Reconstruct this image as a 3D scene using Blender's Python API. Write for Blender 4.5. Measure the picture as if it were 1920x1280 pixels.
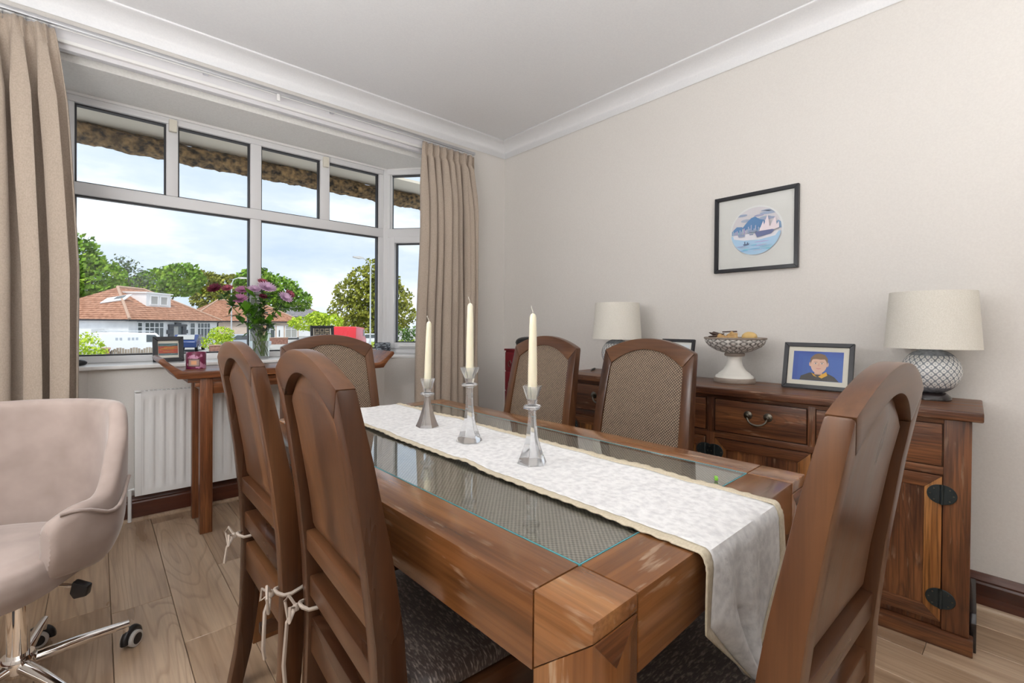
import bpy, bmesh, math, random
from mathutils import Vector, Matrix, noise
R_=math.radians
for o in list(bpy.data.objects): bpy.data.objects.remove(o)
SC=bpy.context.scene; COL=SC.collection
random.seed(7)

# ------------------------------------------------------------------ camera
cam=bpy.data.cameras.new('camera'); co=bpy.data.objects.new('camera',cam); COL.objects.link(co)
cam.sensor_width=36; cam.lens=875.0/1920*36; cam.shift_x=-0.00167; cam.shift_y=-0.01156; cam.clip_start=0.02; cam.clip_end=600
FW=Vector((0.66567787,0.74619576,-0.00805347)); RT=Vector((0.74623904,-0.66563143,0.00787969)); UP=Vector((-5.19149105e-04,1.12551450e-02,9.99936524e-01))
co.matrix_world=Matrix(((RT.x,UP.x,-FW.x,0),(RT.y,UP.y,-FW.y,0),(RT.z,UP.z,-FW.z,1.12),(0,0,0,1)))
SC.camera=co

# ------------------------------------------------------------------ node helpers
def nd(nt,t,ins=None,**props):
    n=nt.nodes.new(t)
    for k,v in props.items(): setattr(n,k,v)
    for k,v in (ins or {}).items():
        s=n.inputs[k]
        if isinstance(v,bpy.types.NodeSocket): nt.links.new(v,s)
        elif isinstance(v,bpy.types.Node): nt.links.new(v.outputs[0],s)
        else:
            if hasattr(s.default_value,'__len__') and not hasattr(v,'__len__'): v=(v,)*len(s.default_value)
            if hasattr(s.default_value,'__len__') and len(s.default_value)==4 and len(v)==3: v=(*v,1)
            s.default_value=v
    return n
def mth(nt,op,a,b=0.0,c=0.0): return nd(nt,'ShaderNodeMath',{0:a,1:b,2:c},operation=op)
def ramp(nt,fac,stops,interp='LINEAR'):
    n=nd(nt,'ShaderNodeValToRGB',{0:fac}); e=n.color_ramp.elements; n.color_ramp.interpolation=interp
    while len(e)<len(stops): e.new(0.5)
    for i,(p,c) in enumerate(stops): e[i].position=p; e[i].color=(*c,1) if len(c)==3 else c
    return n
def mixc(nt,fac,a,b,mode='MIX'):
    n=nd(nt,'ShaderNodeMix',None,data_type='RGBA',blend_type=mode)
    for i,v in ((0,fac),(6,a),(7,b)):
        s=n.inputs[i]
        if isinstance(v,bpy.types.Node): nt.links.new(v.outputs[2] if v.bl_idname=='ShaderNodeMix' else v.outputs[0],s)
        elif isinstance(v,bpy.types.NodeSocket): nt.links.new(v,s)
        else: s.default_value=(*v,1) if hasattr(v,'__len__') and len(v)==3 else v
    return n.outputs[2]

# ------------------------------------------------------------------ world, sun, exposure
w=bpy.data.worlds.new('sky'); SC.world=w; w.use_nodes=True; nt=w.node_tree; bg=nt.nodes['Background']
tc=nd(nt,'ShaderNodeTexCoord'); mp=nd(nt,'ShaderNodeMapping',{0:tc.outputs[0],3:(1.6,1.6,4.5)})
nz=nd(nt,'ShaderNodeTexNoise',{'Vector':mp,'Scale':2.1,'Detail':5,'Roughness':.55})
rp=ramp(nt,nz,[(.36,(.55,.67,.84)),(.52,(.66,.755,.86)),(.70,(.98,1.0,1.02))])
nt.links.new(rp.outputs[0],bg.inputs[0]); bg.inputs[1].default_value=1.28
sun=bpy.data.lights.new('sun','SUN'); sun.energy=2.7; sun.angle=R_(14); sun.color=(1,.97,.92)
so=bpy.data.objects.new('sun',sun); COL.objects.link(so); so.rotation_euler=(R_(33),0,R_(-24))
SC.view_settings.view_transform='Standard'; SC.view_settings.look='None'; SC.view_settings.gamma=1; SC.view_settings.use_curve_mapping=False
SC.view_settings.exposure=0.0

# ------------------------------------------------------------------ materials
MT={}
def new(name,rough=.5,**kw):
    m=bpy.data.materials.new(name); m.use_nodes=True; b=m.node_tree.nodes['Principled BSDF']; b.inputs['Roughness'].default_value=rough
    for k,v in kw.items():
        k=k.replace('_',' '); s=b.inputs[k]; s.default_value=v
    MT[name]=m; return m,m.node_tree,b
def plain(name,col,rough=.5,**kw):
    m,nt,b=new(name,rough,**kw); b.inputs['Base Color'].default_value=(*col,1); return m
def bump(nt,b,h,strength=.2,dist=.002):
    n=nd(nt,'ShaderNodeBump',{'Strength':strength,'Distance':dist,'Height':h}); nt.links.new(n.outputs[0],b.inputs['Normal'])
def objco(nt,rnd=0.0):
    tc=nd(nt,'ShaderNodeTexCoord'); v=tc.outputs['Object']
    if rnd:
        oi=nd(nt,'ShaderNodeObjectInfo'); k=mth(nt,'MULTIPLY',oi.outputs['Random'],rnd)
        cb=nd(nt,'ShaderNodeCombineXYZ',{0:k,1:k,2:k}); v=nd(nt,'ShaderNodeVectorMath',{0:v,1:cb.outputs[0]},operation='ADD').outputs[0]
    return v
def wood(name,dark,mid,light,axis='z',sc=1.0,rough=.32,coat=0.0,fib=.35,wear=None,rnd=11.0,bstr=.15,ringy=0.0,vary=0.0,spec=.5):
    m,nt,b=new(name,rough); b.inputs['Coat Weight'].default_value=coat; b.inputs['Coat Roughness'].default_value=.15; b.inputs['Specular IOR Level'].default_value=spec
    v=objco(nt,rnd); i='xyz'.index(axis)
    s1=[13*sc]*3; s1[i]=1.3*sc; s2=[130*sc]*3; s2[i]=4*sc
    m1=nd(nt,'ShaderNodeMapping',{0:v,3:s1}); m2=nd(nt,'ShaderNodeMapping',{0:v,3:s2})
    n1=nd(nt,'ShaderNodeTexNoise',{'Vector':m1,'Scale':1,'Detail':4,'Roughness':.5,'Distortion':.25})
    n2=nd(nt,'ShaderNodeTexNoise',{'Vector':m2,'Scale':1,'Detail':3,'Roughness':.6})
    c=ramp(nt,n1,[(.28,dark),(.5,mid),(.74,light)]).outputs[0]
    if ringy:
        s3=[9*sc]*3; s3[i]=.9*sc; m3=nd(nt,'ShaderNodeMapping',{0:v,3:s3}); n3=nd(nt,'ShaderNodeTexNoise',{'Vector':m3,'Scale':.6,'Detail':2,'Distortion':.4})
        k=mth(nt,'FRACT',mth(nt,'MULTIPLY',n3.outputs[0],22.0)); k=ramp(nt,k,[(0,(0,0,0)),(.12,(1,1,1)),(.75,(1,1,1)),(1,(0,0,0))])
        c=mixc(nt,mth(nt,'MULTIPLY',mth(nt,'SUBTRACT',1.0,k.outputs[0]).outputs[0],ringy).outputs[0],c,dark)
    f=ramp(nt,n2,[(.35,(1-fib,)*3),(.6,(1,1,1))]); c=mixc(nt,1.0,c,f,'MULTIPLY')
    if vary:
        oi=nd(nt,'ShaderNodeObjectInfo'); f2=ramp(nt,oi.outputs['Random'],[(0,(1-vary,1-vary*1.25,1-vary*1.5)),(1,(1+vary*.3,)*3)]); c=mixc(nt,1.0,c,f2,'MULTIPLY')
    if wear:
        s4=[60*sc]*3; s4[i]=9*sc
        nw=nd(nt,'ShaderNodeTexNoise',{'Vector':nd(nt,'ShaderNodeMapping',{0:v,3:s4}),'Scale':1,'Detail':4}); nv=nd(nt,'ShaderNodeTexNoise',{'Vector':v,'Scale':7,'Detail':2})
        k=mth(nt,'MULTIPLY',ramp(nt,nw,[(.58,(0,0,0)),(.66,(1,1,1))]).outputs[0],ramp(nt,nv,[(.48,(0,0,0)),(.62,(1,1,1))]).outputs[0])
        c=mixc(nt,mth(nt,'MULTIPLY',k,.34).outputs[0],c,wear)
    nt.links.new(c,b.inputs['Base Color']); bump(nt,b,n2.outputs[0],bstr,.0015)
    rr=ramp(nt,n1,[(.3,(rough*.85,)*3),(.7,(min(1,rough*1.25),)*3)]); nt.links.new(rr.outputs[0],b.inputs['Roughness'])
    return m
for ax in 'xyz':
    wood('table_wood_'+ax,(.110,.042,.014),(.235,.092,.030),(.37,.170,.062),ax,.9,.20,.35,.24,wear=(.62,.47,.32))
    wood('chair_wood_'+ax,(.040,.015,.007),(.095,.037,.015),(.17,.073,.028),ax,.7,.30,.12,.22,bstr=.06,spec=.4)
    wood('sideboard_wood_'+ax,(.050,.017,.009),(.145,.050,.018),(.29,.112,.036),ax,1.25,.38,.08,.5,wear=(.42,.3,.2),bstr=.5,ringy=.45)
    wood('console_wood_'+ax,(.10,.030,.011),(.235,.078,.026),(.37,.14,.048),ax,1.4,.36,.1,.45,bstr=.4,ringy=.4)
    wood('skirting_wood_'+ax,(.050,.014,.008),(.105,.028,.013),(.16,.048,.022),ax,.8,.3,.2,.2,rnd=0)
wood('door_wood_light',(.13,.045,.014),(.36,.14,.035),(.52,.235,.07),'z',1.3,.36,.1,.5,bstr=.5,ringy=.5)
wood('plank_wood',(.33,.22,.14),(.50,.365,.25),(.61,.475,.345),'y',.75,.30,.1,.16,rnd=23,ringy=.55,vary=.22,bstr=.2)
wood('fence_wood',(.25,.2,.15),(.4,.33,.26),(.5,.43,.35),'z',.4,.8)
plain('chair_edge',(.2,.08,.03),.3)
def noisy(name,c1,c2,scale=60,rough=.6,bs=.1,bd=.001,stretch=(1,1,1),detail=3,lo=.35,hi=.65,**kw):
    m,nt,b=new(name,rough,**kw); v=objco(nt); mp=nd(nt,'ShaderNodeMapping',{0:v,3:stretch}); n=nd(nt,'ShaderNodeTexNoise',{'Vector':mp,'Scale':scale,'Detail':detail})
    nt.links.new(ramp(nt,n,[(lo,c1),(hi,c2)]).outputs[0],b.inputs['Base Color']); 
    if bs: bump(nt,b,n.outputs[0],bs,bd)
    return m
noisy('wall_paint',(.735,.705,.668),(.765,.736,.698),140,.62,.25,.0008)
noisy('ceiling_paint',(.84,.845,.86),(.87,.875,.885),120,.8,.12,.0008)
noisy('stipple_paint',(.84,.83,.80),(.89,.88,.85),90,.85,.8,.004)
plain('white_gloss',(.86,.855,.84),.25); plain('upvc',(.80,.80,.81),.22); plain('gasket',(.03,.03,.035),.5); plain('lintel_paint',(.74,.73,.75),.45)
plain('silver_metal',(.62,.63,.65),.28,Metallic=1.0); plain('chrome',(.86,.84,.82),.06,Metallic=1.0); plain('brass_dark',(.16,.145,.12),.33,Metallic=1.0); plain('iron',(.035,.045,.048),.42,Metallic=.6)
plain('black_plastic',(.012,.012,.014),.35); plain('grey_plastic',(.55,.54,.52),.4); plain('black_frame',(.012,.013,.018),.28); plain('white_enamel',(.86,.86,.855),.22)
plain('mat_board',(.84,.83,.80),.8); plain('cream_board',(.80,.76,.66),.8)
plain('candle_wax',(.86,.80,.62),.38,Subsurface_Weight=.25,Subsurface_Radius=(.02,.015,.008)); plain('wick',(.75,.72,.65),.8)
plain('ceramic_white',(.80,.78,.72),.3); plain('black_gloss',(.015,.010,.010),.2)
noisy('linen_shade',(.72,.69,.61),(.80,.77,.70),260,.9,.2,.0006,Transmission_Weight=0.0)
noisy('curtain_cloth',(.42,.345,.275),(.49,.405,.33),220,.85,.25,.0006,stretch=(1,1,.6),Sheen_Weight=.15)
noisy('velvet',(.305,.24,.212),(.385,.308,.275),9,.8,.05,.001,Sheen_Weight=.6,Sheen_Roughness=.4)
noisy('runner_cloth',(.63,.625,.63),(.82,.815,.81),60,.85,.8,.003,lo=.28,hi=.6,Sheen_Weight=.2)
noisy('runner_trim',(.58,.50,.36),(.68,.60,.46),120,.55,.2,.001,stretch=(1,2.5,1))
noisy('cushion_suede',(.045,.028,.022),(.33,.27,.23),70,.42,.5,.002,stretch=(1,3.6,1),detail=6,lo=.5,hi=.74,Sheen_Weight=.25)
plain('tie_cord',(.46,.39,.33),.75)
noisy('red_lacquer',(.13,.006,.012),(.19,.012,.02),6,.3,.0)
noisy('maroon_tin',(.16,.012,.05),(.55,.25,.38),30,.4,0,lo=.52,hi=.58)
plain('tin_label',(.42,.30,.26),.6); plain('tin_label_dark',(.14,.09,.09),.6); plain('tin_orange',(.72,.38,.2),.6); plain('pink_wax',(.86,.46,.30),.45,Subsurface_Weight=.2)
noisy('slate_pot',(.015,.02,.03),(.32,.36,.40),34,.5,.4,.002,stretch=(1,1,2.4),lo=.45,hi=.6)
noisy('thatch',(.035,.025,.015),(.42,.27,.12),26,.95,1.0,.03,detail=6,lo=.36,hi=.68); plain('soffit_cream',(.86,.80,.68),.7)
m,nt,b=new('bowl_relief',.7); v=objco(nt); sx=nd(nt,'ShaderNodeSeparateXYZ',{0:v}); an=mth(nt,'MULTIPLY',mth(nt,'ARCTAN2',sx.outputs[1],sx.outputs[0]),9.0); wz=mth(nt,'MULTIPLY',mth(nt,'SINE',mth(nt,'MULTIPLY',sx.outputs[2],150.0)),1.1)
p1=mth(nt,'ABSOLUTE',mth(nt,'SINE',mth(nt,'ADD',an,wz))); p2=mth(nt,'ABSOLUTE',mth(nt,'SINE',mth(nt,'SUBTRACT',an,wz))); n1=nd(nt,'ShaderNodeTexNoise',{'Vector':v,'Scale':90,'Detail':3}); pk=mth(nt,'ADD',mth(nt,'MINIMUM',p1,p2),mth(nt,'MULTIPLY',n1.outputs[0],.5))
nt.links.new(ramp(nt,pk,[(.30,(.13,.12,.11)),(.55,(.50,.48,.45)),(.95,(.74,.72,.69))]).outputs[0],b.inputs['Base Color']); bump(nt,b,pk.outputs[0],.6,.004)
noisy('bowl_trim',(.24,.19,.155),(.34,.28,.235),20,.6,.1,.001,stretch=(1,1,6))
noisy('dried_pod',(.42,.24,.08),(.66,.44,.2),22,.55,.3,.003); noisy('dried_dark',(.05,.03,.025),(.14,.085,.06),22,.6,.4,.003); plain('gourd',(.66,.45,.17),.4)
plain('green_clip',(.22,.55,.05),.4)
def glass(name,col=(1,1,1),rough=0.0,ior=1.45):
    m,nt,b=new(name,rough); b.inputs['Base Color'].default_value=(*col,1); b.inputs['Transmission Weight'].default_value=1; b.inputs['IOR'].default_value=ior; return m
glass('crystal',(.96,.97,.985)); MT['crystal'].node_tree.nodes['Principled BSDF'].inputs['Transmission Weight'].default_value=.88; MT['crystal'].node_tree.nodes['Principled BSDF'].inputs['Roughness'].default_value=.03; glass('vase_glass',(.95,.98,.97)); glass('table_glass',(.97,.99,.99),0,1.5)
def thin_glass(name,refl=.5):
    m=bpy.data.materials.new(name); m.use_nodes=True; nt=m.node_tree; nt.nodes.remove(nt.nodes['Principled BSDF']); out=nt.nodes['Material Output']
    fr=nd(nt,'ShaderNodeFresnel',{'IOR':1.45}); k=mth(nt,'MULTIPLY',fr,refl)
    mx=nd(nt,'ShaderNodeMixShader',{0:k,1:nd(nt,'ShaderNodeBsdfTransparent',{0:(.985,.99,.99,1)}),2:nd(nt,'ShaderNodeBsdfGlossy',{'Roughness':.0})}); nt.links.new(mx.outputs[0],out.inputs[0]); MT[name]=m
thin_glass('pane_glass',.45); thin_glass('picture_glass',.55)
def weave(name,ca,cb,f,a1,a2):
    m,nt,b=new(name,.5); v=objco(nt); n0=nd(nt,'ShaderNodeTexNoise',{'Vector':v,'Scale':18,'Detail':2}); 
    sx=nd(nt,'ShaderNodeSeparateXYZ',{0:v}); wob=mth(nt,'MULTIPLY',n0.outputs[0],4.0)
    u=mth(nt,'ADD',mth(nt,'MULTIPLY',sx.outputs[a1],f),wob); w_=mth(nt,'ADD',mth(nt,'MULTIPLY',sx.outputs[a2],f),wob)
    p=mth(nt,'MULTIPLY',mth(nt,'SINE',u),mth(nt,'SINE',w_)); p=mth(nt,'MULTIPLY_ADD',p,.5,.5)
    n1=nd(nt,'ShaderNodeTexNoise',{'Vector':v,'Scale':90,'Detail':2}); p2=mth(nt,'ADD',mth(nt,'MULTIPLY',p,.75),mth(nt,'MULTIPLY',n1.outputs[0],.3))
    nt.links.new(ramp(nt,p2,[(.25,ca),(.8,cb)]).outputs[0],b.inputs['Base Color']); bump(nt,b,p.outputs[0],.7,.003)
weave('rattan_back',(.045,.028,.020),(.34,.245,.165),560,0,2); weave('rattan_top',(.16,.14,.105),(.52,.47,.38),620,0,1)
# lamp body lattice of quatrefoils
m,nt,b=new('lattice_glaze',.22); v=objco(nt); sx=nd(nt,'ShaderNodeSeparateXYZ',{0:v})
an=mth(nt,'MULTIPLY',mth(nt,'ARCTAN2',sx.outputs[1],sx.outputs[0]),12/math.pi); zz=mth(nt,'MULTIPLY',sx.outputs[2],38.0)
pa=mth(nt,'ABSOLUTE',mth(nt,'SUBTRACT',mth(nt,'FRACT',mth(nt,'ADD',an,zz)),.5)); pb=mth(nt,'ABSOLUTE',mth(nt,'SUBTRACT',mth(nt,'FRACT',mth(nt,'SUBTRACT',an,zz)),.5))
line=mth(nt,'GREATER_THAN',mth(nt,'MAXIMUM',pa,pb),.415); dot=mth(nt,'LESS_THAN',mth(nt,'ADD',mth(nt,'POWER',pa,2.0),mth(nt,'POWER',pb,2.0)),.010)
cor=mth(nt,'GREATER_THAN',mth(nt,'MINIMUM',pa,pb),.30); band=mth(nt,'GREATER_THAN',mth(nt,'ABSOLUTE',mth(nt,'SUBTRACT',sx.outputs[2],.113)),.062)
k=mth(nt,'MINIMUM',mth(nt,'ADD',mth(nt,'ADD',line,dot),mth(nt,'ADD',cor,band)),1.0); n1=nd(nt,'ShaderNodeTexNoise',{'Vector':v,'Scale':70})
nt.links.new(mixc(nt,mth(nt,'MULTIPLY',k,.92).outputs[0],(.72,.72,.70),ramp(nt,n1,[(.3,(.10,.12,.15)),(.7,(.24,.27,.31))])),b.inputs['Base Color'])
# outdoors
noisy('ground_mat',(.40,.385,.36),(.50,.48,.45),.6,.9,0); noisy('render_white',(.80,.81,.82),(.86,.87,.88),2,.8,0); noisy('render_pink',(.62,.50,.42),(.68,.56,.47),2,.8,0)
noisy('roof_tile',(.30,.135,.075),(.52,.27,.17),3.2,.8,0,stretch=(1,1,1)); noisy('roof_slate',(.19,.18,.19),(.32,.30,.31),3.0,.8,0); plain('roof_ridge',(.50,.33,.24),.8)
plain('far_glass',(.10,.12,.13),.1); plain('curtained_glass',(.42,.42,.40),.3); plain('upvc_far',(.85,.86,.87),.4); plain('stone_dark',(.10,.105,.115),.8); plain('gutter_black',(.03,.032,.04),.5)
noisy('brick_wall_mat',(.22,.10,.075),(.36,.19,.14),5,.9,0); plain('fence_red',(.16,.035,.025),.7); plain('car_blue',(.02,.045,.16),.2); plain('car_white',(.82,.84,.86),.2); plain('car_red',(.70,.035,.045),.2); plain('car_silver',(.45,.50,.56),.25); plain('tyre',(.02,.02,.02),.8); plain('pole_grey',(.55,.58,.60),.5)
plain('bark',(.10,.07,.05),.9)
def leafm(name,a,b_,c,sc=.9):
    m,nt,b=new(name,.6); v=objco(nt); n=nd(nt,'ShaderNodeTexNoise',{'Vector':v,'Scale':sc,'Detail':4,'Roughness':.7}); nt.links.new(ramp(nt,n,[(.3,a),(.5,b_),(.68,c)]).outputs[0],b.inputs['Base Color'])
    b.inputs['Specular IOR Level'].default_value=.2
leafm('leaf_mid',(.045,.12,.012),(.17,.33,.03),(.37,.52,.06)); leafm('leaf_dark',(.03,.07,.015),(.09,.18,.03),(.20,.32,.06)); leafm('leaf_olive',(.08,.105,.015),(.25,.27,.035),(.48,.46,.08)); leafm('leaf_lime',(.22,.34,.02),(.45,.60,.04),(.68,.78,.08),3); leafm('leaf_sparse',(.06,.09,.05),(.12,.17,.09),(.2,.26,.13))
plain('stem_green',(.16,.28,.04),.5); plain('leaf_flower',(.05,.13,.02),.5); plain('leaf_bright',(.14,.36,.02),.5)
plain('petal_maroon',(.13,.008,.03),.6); plain('petal_mauve',(.50,.20,.36),.6); plain('petal_lilac',(.70,.47,.66),.6); plain('petal_dusky',(.42,.09,.14),.6); plain('petal_white',(.86,.72,.82),.6); plain('water',(.75,.85,.72),.05)
def M(n): return MT[n]

# ------------------------------------------------------------------ geometry helpers
class G:
    def __init__(s): s.v=[]; s.f=[]; s.mi=[]; s.cur=0
    def add(s,vs,fs):
        b=len(s.v); s.v+=[tuple(p) for p in vs]; s.f+=[tuple(b+i for i in f) for f in fs]; s.mi+=[s.cur]*len(fs); return s
    def hexa(s,p): return s.add(p,[(0,3,2,1),(4,5,6,7),(0,1,5,4),(1,2,6,5),(2,3,7,6),(3,0,4,7)])
    def box(s,x0,x1,y0,y1,z0,z1): return s.hexa([(x0,y0,z0),(x1,y0,z0),(x1,y1,z0),(x0,y1,z0),(x0,y0,z1),(x1,y0,z1),(x1,y1,z1),(x0,y1,z1)])
    def prism(s,poly,axis,a0,a1):
        n=len(poly); mk={'x':lambda p,a:(a,p[0],p[1]),'y':lambda p,a:(p[0],a,p[1]),'z':lambda p,a:(p[0],p[1],a)}[axis]
        return s.add([mk(p,a0) for p in poly]+[mk(p,a1) for p in poly],[tuple(range(n))[::-1],tuple(range(n,2*n))]+[(i,(i+1)%n,n+(i+1)%n,n+i) for i in range(n)])
    def lathe(s,prof,n=32,cx=0,cy=0,cz=0,rot=0.0,cap=True):
        vs=[]; fs=[]; k=len(prof)
        for r,z in prof:
            for i in range(n): a=2*math.pi*i/n+rot; vs.append((cx+r*math.cos(a),cy+r*math.sin(a),cz+z))
        for j in range(k-1):
            for i in range(n): fs.append((j*n+i,j*n+(i+1)%n,(j+1)*n+(i+1)%n,(j+1)*n+i))
        if cap: fs.append(tuple(range(n))[::-1]); fs.append(tuple((k-1)*n+i for i in range(n)))
        return s.add(vs,fs)
    def tube(s,pts,r,n=8,cap=True):
        pts=[Vector(p) for p in pts]; k=len(pts); rs=r if hasattr(r,'__len__') else [r]*k; vs=[]; fs=[]; prev=None
        for i,p in enumerate(pts):
            t=((pts[min(i+1,k-1)]-pts[max(i-1,0)])).normalized()
            if prev is None: a=t.orthogonal().normalized()
            else: a=(prev-t*prev.dot(t)); a=a.normalized() if a.length>1e-6 else t.orthogonal().normalized()
            prev=a; b=t.cross(a)
            for j in range(n): q=2*math.pi*j/n; vs.append(p+(a*math.cos(q)+b*math.sin(q))*rs[i])
        for i in range(k-1):
            for j in range(n): fs.append((i*n+j,i*n+(j+1)%n,(i+1)*n+(j+1)%n,(i+1)*n+j))
        if cap: fs.append(tuple(range(n))[::-1]); fs.append(tuple((k-1)*n+j for j in range(n)))
        return s.add(vs,fs)
    def grid(s,fn,nu,nv,cu=False):
        vs=[fn(i/(nu if cu else nu-1),j/(nv-1)) for j in range(nv) for i in range(nu)]; fs=[]
        for j in range(nv-1):
            for i in range(nu if cu else nu-1): fs.append((j*nu+i,j*nu+(i+1)%nu,(j+1)*nu+(i+1)%nu,(j+1)*nu+i))
        return s.add(vs,fs)
    def loft(s,rings):
        n=len(rings[0]); k=len(rings); vs=[p for r in rings for p in r]
        fs=[(j*n+i,j*n+(i+1)%n,(j+1)*n+(i+1)%n,(j+1)*n+i) for j in range(k-1) for i in range(n)]+[tuple(range(n))[::-1],tuple((k-1)*n+i for i in range(n))]
        return s.add(vs,fs)
    def build(s,name,mat,parent=None,bevel=0,smooth=False,seg=2,loc=None,rotz=0,ang=30,solid=0):
        me=bpy.data.meshes.new(name); me.from_pydata(s.v,[],s.f)
        mats=mat if isinstance(mat,(list,tuple)) else [mat]
        for q in mats: me.materials.append(M(q) if isinstance(q,str) else q)
        if len(mats)>1:
            for p,i in zip(me.polygons,s.mi): p.material_index=i
        bm=bmesh.new(); bm.from_mesh(me); bmesh.ops.recalc_face_normals(bm,faces=bm.faces)
        if bevel:
            es=[e for e in bm.edges if len(e.link_faces)==2 and e.calc_face_angle(0)>R_(ang)]
            bmesh.ops.bevel(bm,geom=es,offset=bevel,segments=seg,affect='EDGES',profile=.6,clamp_overlap=True)
        bm.to_mesh(me); bm.free()
        if smooth or bevel:
            for p in me.polygons: p.use_smooth=True
            try: me.set_sharp_from_angle(angle=R_(40 if bevel else 50))
            except Exception: pass
        o=bpy.data.objects.new(name,me); COL.objects.link(o)
        if parent: o.parent=parent
        if loc: o.location=loc
        if rotz: o.rotation_euler.z=rotz
        if solid: md=o.modifiers.new('thickness','SOLIDIFY'); md.thickness=solid; md.offset=0
        return o
def tag(o,label,cat,group=None):
    o['label']=label; o['category']=cat
    if group: o['group']=group
    return o
def thing(name,label,cat,loc=(0,0,0),rotz=0,group=None):
    o=bpy.data.objects.new(name,None); COL.objects.link(o); o.empty_display_size=.05; o.location=loc; o.rotation_euler=(0,0,rotz); return tag(o,label,cat,group)
def struct(o): o['kind']='structure'; return o
def stuff(o): o['kind']='stuff'; return o
def copy_tree(o,parent=None):
    c=o.copy(); COL.objects.link(c); c.parent=parent
    for ch in [x for x in bpy.data.objects if x.parent==o and x is not c]: copy_tree(ch,c)
    return c
def rbox(x0,x1,y0,y1,z0,z1): return G().box(x0,x1,y0,y1,z0,z1)

# ================================================================== the room
XR,XL,YW,YK=2.661,-1.02,3.115,-1.75; ZC=2.67; ZK=2.58
# --- floor: base + planks
fl=struct(rbox(XL-.05,XR+.05,YK-.05,3.42,-.06,-.012).build('floor','plank_wood'))
PW=.189; L0=1.29; cache={}
x=.040-PW*6; row=0; offs={0:1.068,1:.69}
while x<XR:
    r=round((x-.040)/PW); off=offs.get(r,(r*.4637+.31)%L0); y=YK-L0+((off-YK)%L0)
    xa,xb=max(x,XL),min(x+PW,XR)
    while y<3.40:
        ya,yb=max(y,YK),min(y+L0,3.40)
        if yb-ya>.03 and xb-xa>.01:
            key=(round(xb-xa,3),round(yb-ya,3))
            if key not in cache:
                o=rbox(.0006,xb-xa-.0006,.0006,yb-ya-.0006,-.012,0).build('plank','plank_wood',fl,bevel=.0018,seg=1); cache[key]=o
            else:
                o=cache[key].copy(); COL.objects.link(o)
            o.location=(xa,ya,0)
        y+=L0
    x+=PW
# --- ceiling and walls
struct(rbox(XL-.1,XR+.1,YK-.1,YW+.02,ZC,ZC+.12).build('ceiling','ceiling_paint'))
struct(rbox(XR,XR+.12,YK-.1,YW+.3,-.05,ZC).build('wall_right','wall_paint'))
struct(rbox(XL-.12,XL,YK-.1,YW+.3,-.05,ZC).build('wall_left','wall_paint'))
struct(rbox(XL-.1,XR+.1,YK-.12,YK,-.05,ZC).build('wall_back','wall_paint'))
BX0,BX1,BY=-.038,1.679,3.40; MX0,MX1=-.28,1.92     # bay corners; mouth of the bay
SILL=.885; BC=2.415                                 # sill top, bay ceiling
wf=G(); wf.box(XL,MX0,YW,YW+.14,-.05,ZC); wf.box(MX1,XR,YW,YW+.14,-.05,ZC); wf.box(MX0,MX1,YW,YW+.10,2.47,ZC)
struct(wf.build('wall_front','wall_paint'))
# bay walls below the sill, then bay soffit and canted corners
bw=G(); bw.prism([(MX0,YW),(BX0,BY),(BX1,BY),(MX1,YW),(MX1+.30,YW+.10),(BX1+.13,BY+.34),(BX0-.13,BY+.34),(MX0-.30,YW+.10)],'z',-.05,SILL-.022)
struct(bw.build('wall_bay','wall_paint'))
FX0,FX1,FY=-.159,1.80,3.66                          # window frame corners
ca,sa=math.cos(R_(50)),math.sin(R_(50))
def side(sgn,d,off=0): # point d along canted side from frame corner, off outward
    bx=FX1 if sgn>0 else FX0; return (bx+sgn*(ca*d+sa*off),FY-sa*d+ca*off)
SW=.46
sf=G(); e1=side(1,SW+.1,.1); e0=side(-1,SW+.1,.1)
sf.prism([(MX0-.05,YW+.10),(MX1+.05,YW+.10),e1,(FX1+.05,FY+.1),(FX0-.05,FY+.1),e0],'z',BC,BC+.10)
struct(sf.build('ceiling_bay','stipple_paint'))
jb=G(); a=side(1,SW-.01,-.05); b=side(1,SW-.01,.12); jb.prism([(MX1,YW+.09),a,b,(MX1+.5,YW+.2),(MX1+.5,YW+.09)],'z',SILL-.022,BC+.05)
a=side(-1,SW-.01,-.05); b=side(-1,SW-.01,.12); jb.prism([(MX0,YW+.09),a,b,(MX0-.5,YW+.2),(MX0-.5,YW+.09)],'z',SILL-.022,BC+.05)
struct(jb.build('wall_bay_return','wall_paint'))
# lintel boards with the old track
tr=G(); tr.box(MX0,MX1,YW-.006,YW+.10,2.455,2.472); struct(tr.build('trim_1','white_gloss',bevel=.003))
tr=G(); tr.box(MX0,MX1,YW+.012,YW+.05,2.432,2.456); struct(tr.build('trim_2','lintel_paint',bevel=.003))
tr=G(); tr.prism([(FX0,FY-.05),(FX1,FY-.05),side(1,SW,-.05),side(1,SW,0),(FX1,FY),(FX0,FY),side(-1,SW,0),side(-1,SW,-.05)],'z',BC-.014,BC); struct(tr.build('trim_3','white_gloss'))
tr=G(); tr.box(MX0,MX1,YW-.002,YW,2.472,2.535); struct(tr.build('trim_4','lintel_paint'))
# window sill
sl=G(); sl.prism([(MX0-.02,YW+.075),(BX0+.012,BY-.038),(BX1-.012,BY-.038),(MX1+.02,YW+.075),side(1,SW,.02),(FX1,FY+.02),(FX0,FY+.02),side(-1,SW,.02)],'z',SILL-.022,SILL)
struct(sl.build('window_sill','white_gloss',bevel=.006,seg=3))
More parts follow.
